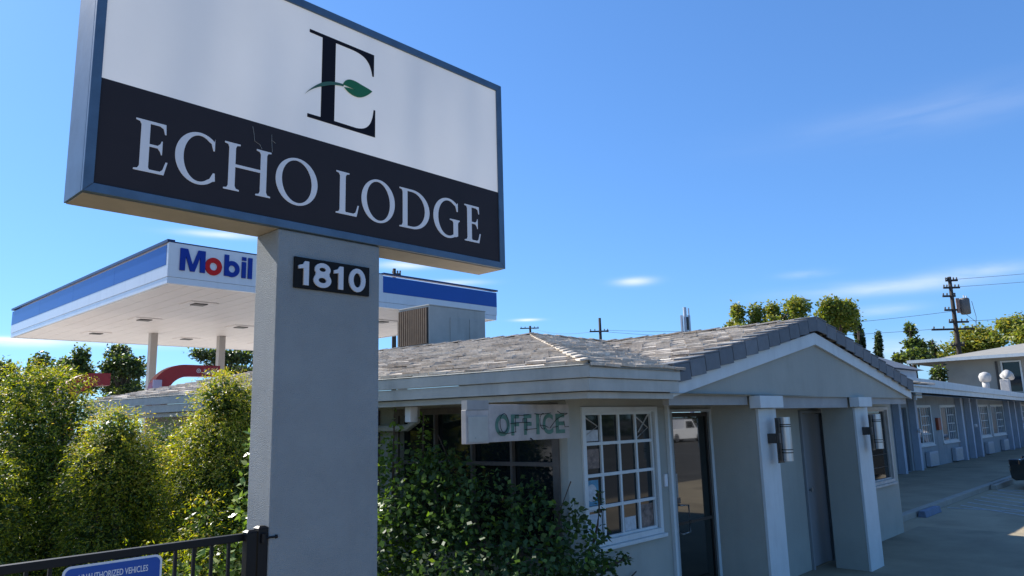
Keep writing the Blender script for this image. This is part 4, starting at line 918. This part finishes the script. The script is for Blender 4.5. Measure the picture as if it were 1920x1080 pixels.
def far_tree(blobs, D, n, size, seed, label, group, **k):
    # blobs: (px,py,rpx,rpy) measured in the photograph, at distance D
    E=[]; rnd=random.Random(seed)
    for px,py,rx,ry in blobs:
        c=dirp(px,py,D+rnd.uniform(-1.5,1.5)*D/50); s=D/1387
        for _ in range(5):
            q=Vector((rnd.gauss(0,1),rnd.gauss(0,1),rnd.gauss(0,1))).normalized()*rnd.uniform(.20,.62); f_=rnd.uniform(.46,.68)
            E.append((c.x+q.x*rx*s,c.y+q.y*rx*s,c.z+q.z*ry*s,rx*s*f_,rx*s*f_,ry*s*f_))
    cx=sum(e[0] for e in E)/len(E); cy=sum(e[1] for e in E)/len(E); zl=min(e[2]-e[5] for e in E)
    tree(cx,cy,max(0.5,zl),E,int(n*1.6),size*0.72,seed,label,group,**k)
GT='trees beyond the fuel station'
far_tree([(10,690,26,18),(0,740,40,40),(60,705,22,22),(78,680,14,18),(45,730,40,35),(95,725,30,35)],42,5200,0.26,31,'dark ragged tree mass at the far left edge',GT)
far_tree([(120,690,18,20),(150,668,13,20),(138,700,26,25),(170,715,20,26),(105,715,20,22)],46,4200,0.26,32,'dark tree with two pointed tops left of the rounded tree',GT)
far_tree([(222,662,20,17),(228,690,34,24),(205,690,20,20),(255,690,18,22),(225,720,42,26),(250,735,26,18)],48,5600,0.27,33,'rounded dark green tree left of the canopy column',GT,light=0.3)
far_tree([(385,665,24,14),(425,668,30,16),(460,670,28,18),(400,690,20,12),(445,695,45,16)],55,4200,0.30,34,'dark tree seen under the canopy between column and pillar',GT,light=0.2)
GR_='trees beyond the motel'
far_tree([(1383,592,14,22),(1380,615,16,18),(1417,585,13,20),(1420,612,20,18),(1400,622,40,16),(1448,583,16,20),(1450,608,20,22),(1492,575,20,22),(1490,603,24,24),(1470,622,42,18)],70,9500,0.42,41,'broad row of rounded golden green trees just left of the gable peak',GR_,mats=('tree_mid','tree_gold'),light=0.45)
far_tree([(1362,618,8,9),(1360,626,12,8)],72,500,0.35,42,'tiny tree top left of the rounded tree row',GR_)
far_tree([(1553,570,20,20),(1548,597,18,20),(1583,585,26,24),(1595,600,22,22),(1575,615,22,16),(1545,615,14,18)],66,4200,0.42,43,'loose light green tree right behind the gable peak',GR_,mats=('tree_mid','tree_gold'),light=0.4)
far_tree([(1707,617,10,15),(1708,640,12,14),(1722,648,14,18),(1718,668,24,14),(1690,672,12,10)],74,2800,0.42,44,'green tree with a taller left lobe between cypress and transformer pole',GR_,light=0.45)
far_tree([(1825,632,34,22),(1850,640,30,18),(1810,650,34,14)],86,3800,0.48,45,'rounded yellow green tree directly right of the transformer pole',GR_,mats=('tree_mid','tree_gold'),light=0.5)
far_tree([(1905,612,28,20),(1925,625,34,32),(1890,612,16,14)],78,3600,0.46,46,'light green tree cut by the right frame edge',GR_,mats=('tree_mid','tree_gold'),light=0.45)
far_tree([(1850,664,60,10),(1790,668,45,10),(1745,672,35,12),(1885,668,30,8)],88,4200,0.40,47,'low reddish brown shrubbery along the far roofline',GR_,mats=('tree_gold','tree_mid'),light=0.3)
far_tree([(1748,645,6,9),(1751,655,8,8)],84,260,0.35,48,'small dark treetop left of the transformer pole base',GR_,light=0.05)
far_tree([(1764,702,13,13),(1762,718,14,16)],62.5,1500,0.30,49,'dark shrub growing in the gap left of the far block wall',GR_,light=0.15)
GC='narrow cypress trees behind the gable'
for px,top,bot,rw,D,lab,sd in ((1609,602,660,6.5,80,'taller dark cypress touching the light green tree',51),(1617,618,662,4.5,83,'slim short cypress tucked against the taller one',52),(1647,618,668,6,82,'lone dark cypress standing in clear sky',53)):
    far_tree([(px,top+8,rw*.55,10),(px,(top+bot)/2,rw,22),(px,bot-6,rw,18),(px,top+22,rw*.85,14)],D,1500,0.32,sd,lab,GC,light=0.12,name='cypress_tree')
# tree line across the lot behind the viewer, seen only in the glass
E=[]; rnd=random.Random(77)
for i in range(26): E.append((22+i*3.2+rnd.uniform(-1,1),-40+rnd.uniform(-2,2),rnd.uniform(2.0,4.5),2.6,2.2,rnd.uniform(2.4,4.0)))
b=MB(); leaves(b,ellpts(E,9000,rnd,0.5),0.7,0.7,rnd,lambda p,n_,r:0,up=0.3); tag(b.build('far_woodland',[LF['tree_dark']],origin=(60,-40,0)),'dark wooded belt across the road reflected in the glass','woodland',kind='stuff')
# ------------------------------------------------------------------ vehicles
def car(name,paint,label,group=None,pick=False,L_=4.6,h=1.45,hood=0.82):
    T=thing(name,(0,0,0),label,'pickup truck' if pick else 'car',group); Wd=0.9; r=0.34; wf=L_-0.95; wr=0.95
    def prof():
        if pick: top=[(0,0.35),(0,1.0),(2.25,1.02),(2.3,1.72),(3.4,1.74),(3.95,1.08),(L_-.1,1.0),(L_,0.85),(L_,0.35)]
        else: top=[(0,0.38),(0.02,0.85),(0.25,0.98),(1.05,h-.02),(1.6,h),(2.5,h-.03),(3.35,0.95),(L_-.35,hood-.06),(L_-.05,hood-.22),(L_,0.55),(L_-.03,0.3)]
        bot=[]
        for wx in (wf,wr):
            bot+= [(wx+0.40*math.cos(d(a)),0.30+0.40*math.sin(d(a))*0.98) for a in range(0,181,18)]
        return top+[(L_-.1,0.25)]+bot+[(0.1,0.25)]
    pr=prof(); n=len(pr)
    cu=bpy.data.curves.new('c','CURVE'); cu.dimensions='2D'; cu.fill_mode='BOTH'; cu.extrude=Wd-.03; cu.bevel_depth=0.03; cu.bevel_resolution=2
    sp=cu.splines.new('POLY'); sp.points.add(n-1)
    for i,(a,c) in enumerate(pr): sp.points[i].co=(a,c,0,1)
    sp.use_cyclic_u=True
    _curve_to_part(cu,'body',0,0,M[paint],T,xform=lambda a,c,e:(a,e,c))
    for sd in (-1,1):
        y=sd*(Wd+0.004)
        if pick: w1=[(2.42,1.08),(3.72,1.10),(3.34,1.62),(2.42,1.62)]
        else: w1=[(0.75,1.0),(3.05,0.99),(2.42,h-.11),(1.15,h-.10)]
        b=MB(); b.prism([(a,y-0.004,c) for a,c in w1],(0,0.008,0)); b.build('side_window',M['carglass'],T)
        b=MB(); b.box(L_-.22,L_+.012,sd*0.82-.12,sd*0.82+.10,0.60,0.74); b.build('headlight',M['lamp'] if paint!='carblack' else M['carglass'],T,bevel=0.02)
        for wx in (wf,wr):
            b=MB(); b.cyl((wx,sd*(Wd-.20),r),(wx,sd*(Wd+.015),r),r,28); wh=b.build('wheel',M['tyre'],T,bevel=0.02)
            b=MB(); b.cyl((wx,sd*(Wd+.016),r),(wx,sd*(Wd+.022),r),0.06,12)
            for k_ in range(7):
                a=2*pi*k_/7; b.obox((wx+.12*math.cos(a),sd*(Wd+.02),r+.12*math.sin(a)),(math.cos(a),0,math.sin(a)),(0,1,0),(-math.sin(a),0,math.cos(a)),0.12,0.006,0.018)
            b.tube([(wx+.235*math.cos(a*pi/12),sd*(Wd+.018),r+.235*math.sin(a*pi/12)) for a in range(25)],0.012,6)
            b.build('rim',M['rim'],wh)
    b=MB(); b.box(L_-.02,L_+.02,-.55,.55,0.42,0.62); b.build('grille',M['black'],T,bevel=0.01)
    if pick: b=MB(); b.box(L_-.02,L_+.10,-.9,.9,0.40,0.55); b.box(-.1,.02,-.9,.9,0.42,0.55); b.build('bumper',M['chrome'],T,bevel=0.02)
    return T
G1='cars parked nose in to the walkway'
c1=car('parked_car','carblack','black car at the right frame edge showing its front wheel',G1)
c1.location=(23.2,4.05-4.6,0); c1.rotation_euler=(0,0,pi/2)
c2=car('parked_car','carwhite','white car parked beyond the right frame edge, first after the black one',G1)
c2.location=(32.5,-0.3,0); c2.rotation_euler=(0,0,pi/2)
o3=copy_tree(c2,(37.5,-0.2,0)); o3['label']='white car parked beyond the right frame edge, second after the black one'
o4=copy_tree(c2,(43.5,-0.3,0)); o4['label']='white car parked farthest along the row beyond the right frame edge'
p1=car('pickup_truck','carwhite','old white pickup across the lot, seen reflected in the office door glass',None,pick=True,L_=5.3)
p1.location=(50.0,-22.5,0)
for ob in bpy.data.objects:
    if '_o' in ob: del ob['_o']
